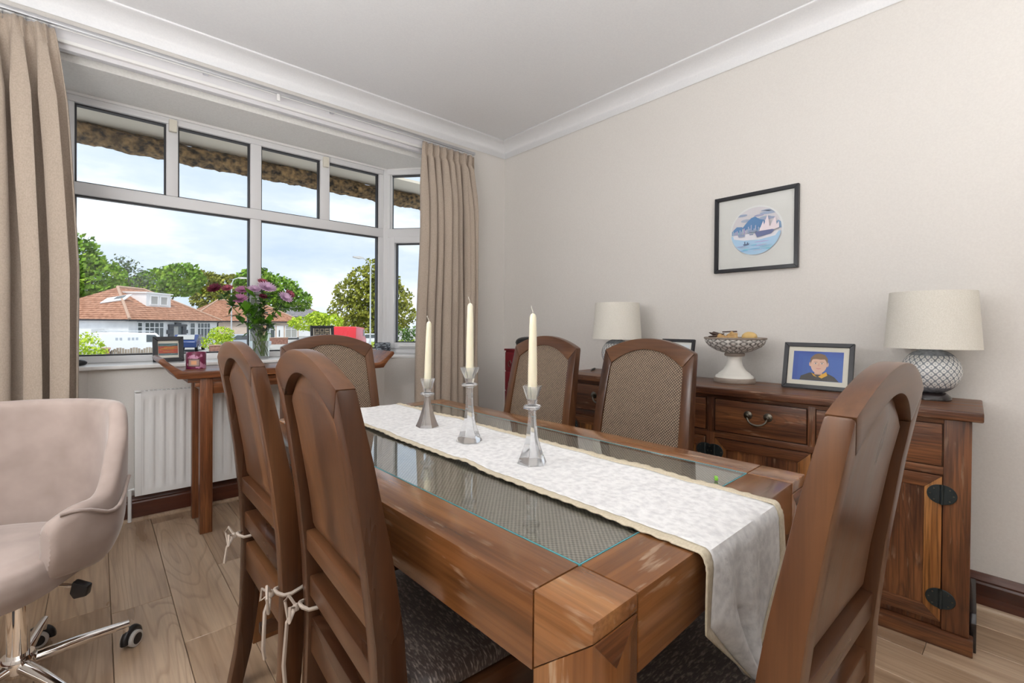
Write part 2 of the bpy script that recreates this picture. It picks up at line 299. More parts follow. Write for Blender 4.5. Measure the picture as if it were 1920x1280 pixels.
# coving
def coving(name,p0,p1,inward,m0,m1):
    p0=Vector(p0);p1=Vector(p1);d=(p1-p0).normalized();n=Vector(inward); prof=[(0,0),(0,-.092),(.006,-.098)]
    for i in range(9):
        a=i/8*math.pi/2; prof.append((.128-.116*math.cos(a)-.004, -.012-.08*(1-math.sin(a))))
    prof+=[(.134,-.008),(.134,0)]
    g=G(); rings=[]
    for p,mm in ((p0,m0),(p1,m1)): rings.append([tuple(p+n*u+d*(mm*u)+Vector((0,0,ZC+v))) for u,v in prof])
    g.loft(rings); return struct(g.build(name,'ceiling_paint',smooth=True))
coving('trim_5',(XR,YK,0),(XR,YW,0),(-1,0,0),1,-1); coving('trim_6',(XL,YW,0),(XR,YW,0),(0,-1,0),1,-1); coving('trim_7',(XL,YK,0),(XL,YW,0),(1,0,0),1,-1)
# skirting
def skirting(name,p0,p1,n,ax):
    p0=Vector(p0);p1=Vector(p1);n=Vector(n); prof=[(0,0),(.018,0),(.018,.10),(.014,.108),(.017,.116),(.012,.128),(.007,.142),(0,.142)]
    g=G(); g.loft([[tuple(p+n*u+Vector((0,0,v))) for u,v in prof] for p in (p0,p1)]); o=struct(g.build(name,'skirting_wood_'+ax))
    q=[(.018,0),(.036,0),(.034,.008),(.028,.015),(.018,.018)]; g=G(); g.loft([[tuple(p+n*u+Vector((0,0,v+.0005))) for u,v in q] for p in (p0,p1)]); g.build('quadrant_bead','plank_wood',o,smooth=False)
skirting('baseboard_right',(XR,YK,0),(XR,YW,0),(-1,0,0),'y'); skirting('baseboard_bay',(BX0,BY,0),(BX1,BY,0),(0,-1,0),'x')
skirting('baseboard_front',(MX1,YW,0),(XR,YW,0),(0,-1,0),'x'); skirting('baseboard_left',(XL,YK,0),(XL,YW,0),(1,0,0),'y')
# --- windows
ZB0,ZB1,ZT0,ZT1,ZF1=SILL,.925,1.848,1.918,2.366
def window(name,org,dirv,segs):
    # local x along dirv, local y outward; segs = (frame bars, panes)
    o=bpy.data.objects.new(name,None); COL.objects.link(o); struct(o); o.location=(org[0],org[1],0); o.rotation_euler.z=math.atan2(dirv[1],dirv[0])
    bars,panes=segs
    for i,bx in enumerate(bars): rbox(bx[0],bx[1],-.035,.035,bx[2],bx[3]).build('window_frame','upvc',o,bevel=.006,seg=2)
    for (x0,x1,z0,z1) in panes:
        p=rbox(x0-.004,x1+.004,.004,.010,z0-.004,z1+.004).build('pane','pane_glass',o)
        t=.008; g=G(); g.box(x0,x0+t,-.012,.026,z0,z1); g.box(x1-t,x1,-.012,.026,z0,z1); g.box(x0+t,x1-t,-.012,.026,z0,z0+t); g.box(x0+t,x1-t,-.012,.026,z1-t,z1); g.build('gasket','gasket',p)
    return o
X=lambda v:v-FX0
fb=[(X(FX0)-.02,X(FX1)+.02,SILL,ZB1),(X(FX0)-.02,X(FX1)+.02,ZT0,ZT1),(X(FX0)-.02,X(FX1)+.02,ZF1,BC),(-.035,.062,ZB1,ZT0),(-.035,.062,ZT1,ZF1),(X(1.737),X(FX1)+.03,ZB1,ZT0),(X(1.737),X(FX1)+.03,ZT1,ZF1),
    (X(.789),X(.857),ZB1,ZT0),(X(.789),X(.857),ZT1,ZF1),(X(.320),X(.381),ZT1,ZF1),(X(1.262),X(1.330),ZT1,ZF1)]
fp=[(.062,X(.789),ZB1,ZT0),(X(.857),X(1.737),ZB1,ZT0),(.062,X(.320),ZT1,ZF1),(X(.381),X(.789),ZT1,ZF1),(X(.857),X(1.262),ZT1,ZF1),(X(1.330),X(1.737),ZT1,ZF1)]
w1=window('window_1',(FX0,FY),(1,0),(fb,fp))
for cx_ in (.352,1.296): rbox(X(cx_)-.021,X(cx_)+.021,-.062,-.034,2.315,2.39).build('vent_catch','cream_board',w1,bevel=.006)
c=SW; sb_=[(0,c,SILL,ZB1),(0,c,ZT0,ZT1),(0,c,ZF1,BC),(.02,.062,ZB1,ZT0),(.02,.062,ZT1,ZF1),(c-.06,c,ZB1,ZT0),(c-.06,c,ZT1,ZF1)]
sp=[(.062+.045,c-.105,ZB1+.05,ZT0-.05),(.062,c-.06,ZT1,ZF1)]
for nm,org,dv in (('window_2',(FX1,FY),(ca,-sa)),('window_3',side(-1,SW),(ca,sa))):
    o=window(nm,org,dv,(sb_,sp)); g=G(); g.box(.062,.11,-.05,.03,ZB1,ZT0); g.box(c-.108,c-.06,-.05,.03,ZB1,ZT0); g.box(.11,c-.108,-.05,.03,ZB1,ZB1+.05); g.box(.11,c-.108,-.05,.03,ZT0-.05,ZT0)
    g.build('casement','upvc',o,bevel=.005); h=G(); h.box(.16,.20,-.066,-.05,ZB1+.012,ZB1+.036); h.box(.175,.33,-.082,-.066,ZB1+.018,ZB1+.032); h.build('handle','white_gloss',o,bevel=.004)
g=G(); g.prism([(FX1-.03,FY-.045),(FX1+.04,FY-.065),(FX1+.09,FY+.02),(FX1,FY+.07)],'z',SILL,BC); struct(g.build('window_post','upvc',bevel=.008)); 
g=G(); g.prism([(FX0+.03,FY-.045),(FX0-.04,FY-.065),(FX0-.09,FY+.02),(FX0,FY+.07)],'z',SILL,BC); struct(g.build('window_post','upvc',bevel=.008))
# --- eave of this house above the bay
ev=thing('roof_eave','cream soffit with rough brown mossy tile edge above the bay window','eave',(0,0,2.27))
rbox(-2.2,4.2,3.74,4.09,.128,.15).build('soffit','soffit_cream',ev)
g=G()
def evf(u,v):
    a=v*2*math.pi; xx=-2.2+6.4*u; nn=noise.noise(Vector((xx*9,v*7,1)))*.014+noise.noise(Vector((xx*30,v*19,4)))*.010
    return (xx,4.10+math.cos(a)*(.09+nn),.066+math.sin(a)*(.066+nn))
g.grid(evf,420,15); g.build('tile_edge','thatch',ev,smooth=False)

# --- radiator
rd=thing('radiator','white ribbed panel radiator under the bay window','radiator',(.155,3.325,.155))
RL,RH=1.30,.58; nr=26
def rib(u,v):
    xx=.03+u*(RL-.06); ph=(u*nr)%1; k=min(1,max(0,(min(v,1-v)-.065)*40)); d=.009*k*(1 if .28<ph<.72 else max(0,1-abs((ph if ph<.5 else ph)-(.28 if ph<.5 else .72))/.14)); return (xx,d,.0+v*RH)
g=G(); g.grid(rib,nr*10+1,30); g.build('front_panel','white_enamel',rd,smooth=True)
g=G(); g.box(0,RL,.010,.06,.0,.004); g.box(0,.03,-.002,.062,0,RH); g.box(RL-.03,RL,-.002,.062,0,RH); g.box(.03,RL-.03,.045,.05,.0,RH-.03); g.build('side_panel','white_enamel',rd,bevel=.004)
g=G()
for i in range(62):
    x0=.03+i*.02; g.box(x0,x0+.009,.004,.06,RH-.004,RH+.002)
g.box(0,RL,-.002,.008,RH-.006,RH+.002); g.box(0,RL,.056,.062,RH-.006,RH+.002); stuff(g.build('top_grille','white_enamel',rd))
G().tube([(-.02,.04,-.15),(-.02,.04,.03),(0,.04,.03)],.009,8).build('pipe','white_enamel',rd)

# ================================================================== curtains and track
def curtain(name,label,xt,xb,y,zt,zb,npl,seed,flare=1.0):
    t=thing(name,label,'curtain',((xt[0]+xt[1])/2,y,zb),0,'bay window curtains'); ox=(xt[0]+xt[1])/2; rng=random.Random(seed); ph=[rng.uniform(-.5,.5) for _ in range(npl+2)]; am=[rng.uniform(.7,1.25) for _ in range(npl+2)]
    def fn(u,v):
        v=v*v*(1-v)*.6+v*(1-v*(1-v)*.6) if v<1 else 1.0
        z=zt-(zt-zb)*v; k=u*npl; i=int(min(k,npl-1e-6)); fr=k-i; g_=min(1,v*2.2)**.75; d=(zt-z)
        x=(xt[0]+(xt[1]-xt[0])*u)*(1-g_)+(xb[0]+(xb[1]-xb[0])*u)*g_
        head=1-min(1,max(0,(d-.07)/.05)); A=am[i]*(.020+.036*min(1,d*2.2)+.006*v); pin=math.exp(-((d-.082)/.014)**2)
        s_=math.sin(2*math.pi*k+ph[i]*math.sin(math.pi*fr)*2.2); s_=math.copysign(abs(s_)**.62,s_)
        tri=math.sin(6*math.pi*k+seed)*(1 if s_>.2 else .35)
        yy=A*s_*(1-.45*pin)*(1-.35*head)+.008*tri*head*(1-.6*pin)
        x+=flare*(.020*math.sin(4*math.pi*k+seed+ph[i])*min(1,d*3)+.024*noise.noise(Vector((k*.9,v*1.7,seed)))*min(1,d*1.5))
        return (x-ox,-yy-.022*noise.noise(Vector((k*.7,v*2.4,seed+5)))*min(1,d*2),z-zb)
    g=G(); g.grid(fn,npl*18+1,90); g.build('curtain_panel','curtain_cloth',t,smooth=True,solid=.004)
    hk=None
    for i in range(npl*2):
        u=(i+.5)/(npl*2); x0=fn(u,0)[0]; h=zt-zb
        if hk is None: hk=G().tube([(0,.012,-.02),(0,.02,.012),(0,.016,.03),(0,.004,.034)],.0022,5).build('hook','silver_metal',t); o=hk
        else: o=hk.copy(); COL.objects.link(o)
        o.location=(x0,0,h)
    return t
curtain('curtain','beige pleated curtain hanging left of the bay window by the office chair',(-.66,-.150),(-.70,-.072),3.045,2.482,.02,7,3)
curtain('curtain','beige pleated curtain hanging right of the bay window near the room corner',(1.80,2.275),(1.775,2.315),3.045,2.482,.02,8,11)
t=thing('curtain_track','long grey metal curtain track with hanging white pull above the bay','curtain track',(.8,3.06,2.51))
g=G(); g.box(-1.6,1.49,-.010,.010,-.006,.014); g.build('rail','silver_metal',t,bevel=.003); g=G(); g.box(-1.6,1.49,.0101,.014,-.010,.004); g.build('rail_lip','white_gloss',t)
for bx in (-1.2,-.35,.35,1.1): rbox(bx-.012,bx+.012,.014,.056,-.004,.02).build('bracket','silver_metal',t,bevel=.002)
g=G(); g.box(.005,.021,-.006,.006,-.046,-.006); g.build('pull','white_gloss',t,bevel=.002)

# ================================================================== dining table
TZ=.76; tb=thing('dining_table','chunky brown wooden dining table with glass inset over woven rattan','table',(.854,1.1445,0),R_(1.6))
HX,HY=.429,.78; W=.10; gp=.0018; ZA=.648
for sx in (-1,1):
    for sy in (-1,1):
        x0,x1=sorted((sx*HX,sx*(HX-W))); y0,y1=sorted((sy*HY,sy*(HY-W))); yo=sy*HY; yi=sy*(HY-W)
        lg=G(); lg.prism([(yo,0),(yi,0),(yi,ZA+.004),(yo,TZ-.026)] if sy>0 else [(yi,0),(yo,0),(yo,TZ-.026),(yi,ZA+.004)],'x',x0,x1); lg=lg.build('leg','table_wood_z',tb,bevel=.002)
        g=G(); g.prism([(yo,TZ-.0255),(yi,ZA+.0045),(yi,TZ),(yo,TZ)],'x',x0,x1); g.build('joint_block','table_wood_y',lg,bevel=.003)
        xm=(x0+x1)/2; g=G(); e=yo+sy*.0006; g.prism([(xm-.047,TZ-.028),(xm+.047,TZ-.028),(xm,TZ-.078)],'y',e-sy*.003,e); g.build('end_grain_inlay','sideboard_wood_x',lg)
for sx in (-1,1):
    x0,x1=sorted((sx*HX,sx*(HX-W))); rbox(x0,x1,-HY+W+gp,HY-W-gp,ZA,TZ).build('side_rail','table_wood_y',tb,bevel=.003)
    y0,y1=sorted((sx*HY,sx*(HY-W))); rbox(-HX+W+gp,HX-W-gp,y0,y1,ZA,TZ).build('end_rail','table_wood_x',tb,bevel=.003)
rbox(-HX+W-.002,HX-W+.002,-HY+W-.002,HY-W+.002,.728,.7455).build('rattan_panel','rattan_top',tb)
rbox(-HX+W+.0028,HX-W-.0028,-HY+W+.0028,HY-W-.0028,.7515,TZ-.0005).build('glass_top','table_glass',tb,bevel=.001,seg=1)
plain('glass_edge',(.10,.36,.40),.15)
for (a0,a1,b0,b1) in ((-HX+W+.0005,HX-W-.0005,-HY+W+.0002,-HY+W+.0022),(-HX+W+.0005,HX-W-.0005,HY-W-.0022,HY-W-.0002),(-HX+W+.0002,-HX+W+.0022,-HY+W+.0025,HY-W-.0025),(HX-W-.0022,HX-W-.0002,-HY+W+.0025,HY-W-.0025)): rbox(a0,a1,b0,b1,.7505,TZ).build('glass_edge','glass_edge',tb)
t=rbox(-.010,.010,-.004,.004,0,.007).build('table_clip','green_clip',bevel=.002,loc=(1.09,.50,TZ+.001),rotz=.5); tag(t,'tiny green clip beside the runner on the glass','clip')

# ================================================================== chairs
ZSH,ZAP=1.02,1.073
def lerp(tab,z):
    for (a,p),(b,q) in zip(tab,tab[1:]):
        if z<=b: return p+(q-p)*max(0,(z-a))/(b-a)
    return tab[-1][1]
YB=[(0,-.040),(.12,-.018),(.26,-.004),(.45,0),(.60,-.008),(.75,-.024),(.90,-.046),(1.02,-.068),(1.08,-.078)]
DP=[(0,.036),(.2,.046),(.45,.054),(.65,.050),(1.02,.033),(1.08,.031)]
HWD=[(0,.226),(.45,.224),(.7,.219),(1.02,.205)]
SWD=.041
yb=lambda z:lerp(YB,z); dp=lambda z:lerp(DP,z); hw=lambda z:lerp(HWD,z)
def make_chair():
    c=thing('dining_chair','x','chair')
    for s in (-1,1):
        rings=[]
        for z in (0,.06,.12,.19,.26,.35,.45,.53,.6,.68,.75,.83,.9,.95,ZSH):
            zi=z if z<.95 else (.945 if z==.95 else .966); zo=z
            ho=hw(zo); hi=hw(zi)-SWD
            if z==ZSH: hi=.163
            p=[(s*hi,yb(zi),zi),(s*ho,yb(zo),zo),(s*ho,yb(zo)+dp(zo),zo),(s*hi,yb(zi)+dp(zi),zi)]
            rings.append(p)
        g=G(); g.loft(rings); g.build('rear_leg','chair_wood_z',c,bevel=.005,ang=50)
    g=G(); rings=[]
    for i in range(25):
        u=-1+i/12; xo,zo,xi,zi=.205*u,ZAP-.053*u*u,.163*u,1.028-.062*u*u
        rings.append([(xi,yb(zi),zi),(xo,yb(zo),zo),(xo,yb(zo)+dp(zo),zo),(xi,yb(zi)+dp(zi),zi)])
    g.loft(rings); g.build('crest_rail','chair_wood_x',c,bevel=.004,ang=50)
    def pan(off,bul):
        def fn(a,b):
            u=-1+2*a; zt=1.034-.062*u*u; z=.645+b*(zt-.645); hx=(hw(z)-SWD+.004) if z<.95 else .167
            hx=min(hx,lerp([(0,.2),(.645,hw(.645)-SWD+.004),(.966,.167),(1.1,.167)],z)); e=min(1-abs(u),b*1.6,(1-b)*1.6); k=min(1,max(0,e/.16)); k=k*k*(3-2*k)
            return (u*hx,yb(z)+off*dp(z)+bul*k,z)
        return fn
    g=G(); g.grid(pan(.62,-.013),33,33); g.build('back_panel','chair_wood_z',c,smooth=True)
    g=G(); g.grid(pan(.78,0),25,25); g.build('rattan_panel','rattan_back',c,smooth=True)
    for z0,z1,nm in ((.608,.655,'panel_rail'),(.500,.548,'lower_rail'),(.368,.452,'seat_rail')):
        zm=(z0+z1)/2; h=hw(zm)-SWD+.004; y0=yb(zm)+.007; g=G(); g.hexa([(-h,y0,z0),(h,y0,z0),(h,y0+.034,z0),(-h,y0+.034,z0),(-h,yb(z1)+.007,z1),(h,yb(z1)+.007,z1),(h,yb(z1)+.041,z1),(-h,yb(z1)+.041,z1)]); g.build(nm,'chair_wood_x',c,bevel=.004)
    for s in (-1,1):
        x0,x1=sorted((s*.222,s*.178)); rbox(x0,x1,.385,.43,0,.452).build('front_leg','chair_wood_z',c,bevel=.004)
        x0,x1=sorted((s*.216,s*.188)); rbox(x0,x1,.05,.387,.385,.452).build('side_rail','chair_wood_y',c,bevel=.003)
        rbox(x0,x1,.05,.387,.14,.172).build('stretcher','chair_wood_y',c,bevel=.003)
    rbox(-.18,.18,.392,.424,.385,.452).build('front_rail','chair_wood_x',c,bevel=.003)
    rbox(-.19,.19,.048,.394,.436,.450).build('seat','chair_wood_x',c,bevel=.002)
    return c
ch0=make_chair(); CG='high backed dining chairs around the table'
spots=[('A',(.333,1.42),-90,'high-backed wooden chair on the near side, closest to the window and radiator'),
       ('B',(.350,.915),-92.9,'high-backed wooden chair in the left foreground, nearest on the left side'),
       ('C',(.797,2.125),180,'brown arched chair at the window end of the table'),
       ('D',(1.575,1.585),90,'rattan-backed chair beyond the table, the one nearer the red cabinet'),
       ('E',(1.632,1.058),90,'rattan-backed chair beyond the table in front of the left lamp and small frame'),
       ('F',(.842,.197),-1.0,'wooden chair at the near end of the table in the right foreground')]
CH={}
for i,(k,(x,y),r,lab) in enumerate(spots):
    c=ch0 if i==0 else copy_tree(ch0); c.location=(x,y,0); c.rotation_euler=(0,0,R_(r)); tag(c,lab,'chair',CG); CH[k]=c
# seat cushions tied to the rear legs
def cushion(k,lab,ties):
    src=CH[k]; c=thing('seat_cushion',lab,'cushion',(*src.location.xy,0),src.rotation_euler.z,'tied seat cushions')
    def se(a,n=5): 
        ca_,sa_=math.cos(a),math.sin(a); return math.copysign(abs(ca_)**(2/n),ca_),math.copysign(abs(sa_)**(2/n),sa_)
    prof=[(.0,.454),(.90,.454),(.985,.458),(1,.468),(.985,.479),(.93,.487),(.7,.4905),(.35,.492),(.0,.493)]; N=56
    g=G(); rings=[[(se(2*math.pi*i/N)[0]*.205*max(r,.001),.245+se(2*math.pi*i/N)[1]*.19*max(r,.001),z) for i in range(N)] for r,z in prof]
    g.loft(rings); g.build('pad','cushion_suede',c,smooth=True)
    for s,ln in ties:
        x=s*.204; y0=-.008; pts=[]
        for i in range(15): a=math.pi*.5+2*math.pi*i/14; pts.append((x+.028*math.cos(a),.026+.040*math.sin(a),.474+.004*math.sin(3*a)))
        g=G(); g.tube(pts,.0045,6); g.tube([(x-.01*s,.062,.474),(x-.03*s,.09,.478)],.004,6)
        g.tube([(x,y0-.012,.474),(x+s*.012,y0-.026,.50),(x+s*.03,y0-.03,.48),(x+s*.022,y0-.025,.44),(x+s*.006,y0-.018,.465)],.0035,6); g.tube([(x,y0-.014,.474),(x-s*.014,y0-.03,.485),(x-s*.02,y0-.032,.455),(x-s*.004,y0-.018,.470)],.0035,6)
        g.tube([(x,y0-.014,.472),(x+s*.010,y0-.03,.44),(x+s*.018,y0-.035,.40-ln*.3),(x+s*.012,y0-.03,.46-ln)],[.004,.0045,.005,.0045],6)
        g.lathe([(.001,-.009),(.008,-.005),(.009,.002),(.004,.009)],8,x,y0-.014,.473); g.build('tie','tie_cord',c,smooth=True)
cushion('A','brown patterned cushion tied to the chair nearest the radiator',((-1,.03),(1,.13)))
cushion('B','brown patterned cushion on the left foreground chair beside the table leg',((-1,.20),))
cushion('F','brown patterned cushion under the hanging end of the table runner',())

# ================================================================== table runner
rn=thing('table_runner','pale grey-white cloth runner with beige trimmed edges along the table','table runner',(.868,1.1445,0),R_(.6))
RW=.336; s0,s1=-.79,.775; YE=-.787; DROP=.245
def runner_pt(a,s):   # a in -1..1 across, s = arc length from the far end
    L=s1-YE; yy=s1-s; wob=.006*noise.noise(Vector((0,s*4,3+a)))
    if s<L-.02:
        bmp=.0022+.0045*max(0,noise.noise(Vector((a*2.3,s*9,1.0)))+.25)+.012*max(0,noise.noise(Vector((a*1.3,s*5.2,7.0)))-.2)+.0012*noise.noise(Vector((a*9,s*30,2)))
        return Vector((a*RW/2+wob,yy,TZ+max(.0012,bmp)))
    q=s-(L-.02); r=.014; arc=r*math.pi/2
    if q<arc: t=q/r; return Vector((a*RW/2+wob,YE+.02-.02-r*math.sin(t)+.0,TZ+.0035-r+r*math.cos(t)))
    d=q-arc; n=min(1,d/DROP); wd=1-.0*n; 
    if n>.42: wd=1-((n-.42)/.58)*.93
    x=a*RW/2*wd*(1+.06*math.sin(n*3.1))-.008*n; yo=.022*math.sin(a*4.2+1.2)*n+.018*math.cos(a*7+.5)*n
    return Vector((x,YE-r-.003-abs(yo)*.9,TZ+.0035-r-d))
Ltot=(s1-YE)-.02+.014*math.pi/2+DROP
g=G(); g.grid(lambda u,v:runner_pt((-1+2*u)*.87,v*Ltot),25,170); g.build('cloth','runner_cloth',rn,smooth=True,solid=.002)
for s in (-1,1):
    def fn(u,v,s=s):
        a=s*(.865+.135*u); p=runner_pt(a,v*Ltot); q=.0011*(1+math.sin(v*Ltot*2*math.pi/.035)) if v<.84 else .0006; return (p.x,p.y-(.0012 if v>.87 else 0),p.z+.0006+q*(.4+.6*u))
    g=G(); g.grid(fn,5,420); g.build('border','runner_trim',rn,smooth=True,solid=.0025)

# ================================================================== candlesticks
def candlestick(label,x,y,h,ctop,rw,rot,cup,lean=0):
    z0=TZ+.0065; t=thing('candlestick',label,'candlestick',(x,y,z0),rot,'glass candlesticks on the runner'); b=.040; h=h-.0065
    def sq(prof,n=4,rt=math.pi/4):
        g=G(); g.lathe(prof,n,rot=rt); return g
    zc=h-.058
    g=sq([(b,0),(b*.97,.003),(b*.78,.020),(b*.58,.042),(b*.41,.066),(.0125,.100 if h>.19 else .080),(.0105,(zc+.09)/2+.01),(.0115,zc-.004)],6,math.pi/8); g.build('stem','crystal',t)
    g=G(); g.lathe([(.012,zc-.004),(.023,zc),(.025,zc+.004),(.023,zc+.008),(.0120,zc+.011)],6,rot=math.pi/8); g.build('collar','crystal',t)
    g=G(); g.lathe([(.0001,zc+.011),(.0125,zc+.012),(.0150,zc+.024),(cup*.80,h-.016),(cup,h),(cup-.003,h),(.0150,h-.022),(.0130,h-.034),(.0001,h-.034)],6,rot=math.pi/8,cap=False); g.build('cup','crystal',t)
    c=thing('taper_candle',label.replace('glass candlestick','cream taper candle'),'candle',(x,y,z0+h-.033),rot,'cream taper candles'); H=ctop-(z0+h-.033)
    g=G(); g.lathe([(.011,0),(.0122,.012),(.0118,H*.3),(.0100,H*.75),(.0085,H-.010),(.006,H-.003),(.001,H)],20); 
    g.v=[(vx+lean*vz,vy,vz) for vx,vy,vz in g.v]; g.build('wax','candle_wax',c,smooth=True)
    l=lean*H; G().tube([(l,0,H-.002),(l-.002,0,H+.007),(l-.007,0,H+.014),(l-.008,.0,H+.019)],.0011,5).build('wick','wick',c)
candlestick('short glass candlestick nearest the window on the runner',.863,1.419,.174,1.134,.07,.0,.0255,.02)
candlestick('tallest glass candlestick in the middle of the runner',.852,1.156,.2325,1.189,.074,.1,.0295)
candlestick('medium glass candlestick nearest the hanging runner end',.839,.866,.2055,1.153,.07,.2,.0265)

# ================================================================== sideboard
sb=thing('sideboard','long rustic brown sideboard with four drawers and iron hinged doors','sideboard',(2.232,.143,0),R_(-86.2))
LN=1.77; DPT=.385; SH=.84
g=G(); g.box(-LN-.03,.028,-.028,DPT+.008,SH-.034,SH); g.build('top','sideboard_wood_x',sb,bevel=.006,seg=3)
g=G(); g.box(-LN,-.0,.012,DPT,.06,SH-.034); g.build('carcass','sideboard_wood_z',sb,bevel=.002)
for x0,x1 in ((-.071,0),(-LN,-LN+.071)): rbox(x0,x1,-.002,.014,.06,SH-.034).build('stile','sideboard_wood_z',sb,bevel=.003)
for x0,x1 in ((-.487,-.459),(-.905,-.866),(-1.312,-1.284)): rbox(x0,x1,-.001,.014,.628,.796).build('post','sideboard_wood_z',sb,bevel=.003)
rbox(-.905,-.866,-.001,.014,.085,.628).build('post','sideboard_wood_z',sb,bevel=.003)
rbox(-LN+.071,-.071,-.0005,.014,.788,.806).build('rail','sideboard_wood_x',sb,bevel=.002); rbox(-LN+.071,-.071,-.0005,.014,.606,.634).build('rail','sideboard_wood_x',sb,bevel=.002)
g=G(); g.box(-LN-.012,.010,-.014,DPT,.0,.058); g.build('plinth','sideboard_wood_x',sb,bevel=.004)
g=G(); g.prism([(.03,.0),(.40,.0),(.385,.11),(.37,.13),(.05,.13),(.03,.10)],'x',.0005,.018); g.build('side_moulding','black_gloss',sb,bevel=.003)
def bail(par,xc,zc,yf):
    for s in (-1,1):
        g=G(); g.lathe([(.0001,0),(.019,0),(.018,.003),(.008,.006),(.007,.014),(.0095,.018),(.0001,.020)],18); g.v=[(xc+s*.041+vx,yf-vz,zc+vy) for vx,vy,vz in g.v]; g.build('rosette','brass_dark',par,smooth=True)
    pts=[]
    for i in range(17):
        a=math.pi*i/16; pts.append((xc-.041*math.cos(a)*(1-.12*math.sin(a)),yf-.014-.010*math.sin(a),zc-.036*math.sin(a)**.7-.002))
    G().tube(pts,[.0035+.0015*math.sin(math.pi*i/16) for i in range(17)],8).build('bail_handle','brass_dark',par,smooth=True)
for x0,x1 in ((-.458,-.073),(-.865,-.488),(-1.283,-.906),(-1.698,-1.313)):
    d=rbox(x0+.002,x1-.002,-.006,.013,.637,.785).build('drawer','sideboard_wood_x',sb,bevel=.004); bail(d,(x0+x1)/2,.728,-.006)
def hinge(par,xc,zc,yf,two=True):
    n=28
    if two:
        for s in (-1,1):
            g=G(); pts=[]
            for i in range(n): a=-math.pi/2+math.pi*i/(n-1); pts.append((xc+s*(.004+.036*math.cos(a)),zc+.034*math.sin(a)))
            g.prism(pts,'y',yf-.0035,yf); g.build('hinge_plate','iron',par,bevel=.001,seg=1)
            for a in (-.9,0,.9):
                h=G(); h.lathe([(.0001,0),(.0028,0),(.002,.0016),(.0001,.002)],8); cx_=xc+s*(.004+.027*math.cos(a)); cz_=zc+.025*math.sin(a); h.v=[(cx_+vx,yf-.0035-vz,cz_+vy) for vx,vy,vz in h.v]; h.build('nail','brass_dark',par)
    g=G(); g.lathe([(.0001,-.034),(.0055,-.034),(.0055,.034),(.0001,.034)],10,xc,yf-.004,zc); g.build('hinge_pin','iron',par,smooth=True)
def door(x0,x1,hs,light):
    d=bpy.data.objects.new('door',None); COL.objects.link(d); d.parent=sb; z0,z1=.085,.602; f=.047; m1='door_wood_light' if light else 'sideboard_wood_z'
    yf=-.005
    for (poly,mt) in (([(x0,z0),(x0+f,z0+f),(x0+f,z1-f),(x0,z1)],m1),([(x1,z0),(x1,z1),(x1-f,z1-f),(x1-f,z0+f)],m1),([(x0,z1),(x0+f,z1-f),(x1-f,z1-f),(x1,z1)],'sideboard_wood_x'),([(x0,z0),(x1,z0),(x1-f,z0+f),(x0+f,z0+f)],'sideboard_wood_x')):
        g=G(); g.prism(poly,'y',yf,.013); g.build('door_frame',mt,d,bevel=.0025)
    rbox(x0+f-.003,x1-f+.003,.003,.012,z0+f-.003,z1-f+.003).build('door_panel','sideboard_wood_z' if light else 'door_wood_light',d)
    hx=x0 if hs<0 else x1
    for zc in (.538,.17): hinge(d,hx,zc,yf-.0012)
    return d
door(-.470,-.074,1,True); dd=door(-.863,-.474,-1,True); door(-1.296,-.908,1,False); door(-1.696,-1.300,-1,False)
for xc in (-.472,-1.298):
    g=G(); g.box(xc-.022,xc+.022,-.010,-.0055,.40,.49); g.build('latch_plate','iron',sb,bevel=.002); G().tube([(xc,-.010,.455),(xc,-.022,.452),(xc,-.024,.432)],.003,6).build('latch_ring','brass_dark',sb)

# things on the sideboard
def lamp(label,x,y):
    t=thing('table_lamp',label,'lamp',(x,y,SH+.0005),0,'matching table lamps')
    g=G(); g.lathe([(.0001,0),(.064,0),(.064,.010),(.052,.022),(.046,.028),(.0001,.028)],36); g.build('foot','black_gloss',t,smooth=True)
    prof=[]
    for i in range(25):
        a=-math.pi/2*.80+math.pi*.80*i/24*1.04; prof.append((.094*math.cos(a)**.92 if math.cos(a)>0 else .02,.113+.090*math.sin(a)))
    g=G(); g.lathe([(.001,prof[0][1])]+prof+[(.02,.204),(.014,.215),(.001,.215)],48); g.build('body','lattice_glaze',t,smooth=True)
    G().tube([(0,0,.21),(0,0,.33)],.008,10).build('bulb_holder','grey_plastic',t)
    g=G(); n=56; g.lathe([(.150,.203),(.1345,.428),(.1325,.428),(.148,.203),(.150,.203)],n,cap=False); g.build('lamp_shade','linen_shade',t,smooth=True)
    g=G(); g.tube([(-.135,0,.40),(.135,0,.40)],.002,6); g.tube([(0,-.135,.40),(0,.135,.40)],.002,6); g.tube([(0,0,.33),(0,0,.40)],.004,6); g.build('shade_carrier','silver_metal',t)
lamp('white drum lamp behind the rattan chairs, its patterned base partly hidden',2.43,1.752); lamp('white drum lamp with patterned round base at the right end of the sideboard',2.50,.282)
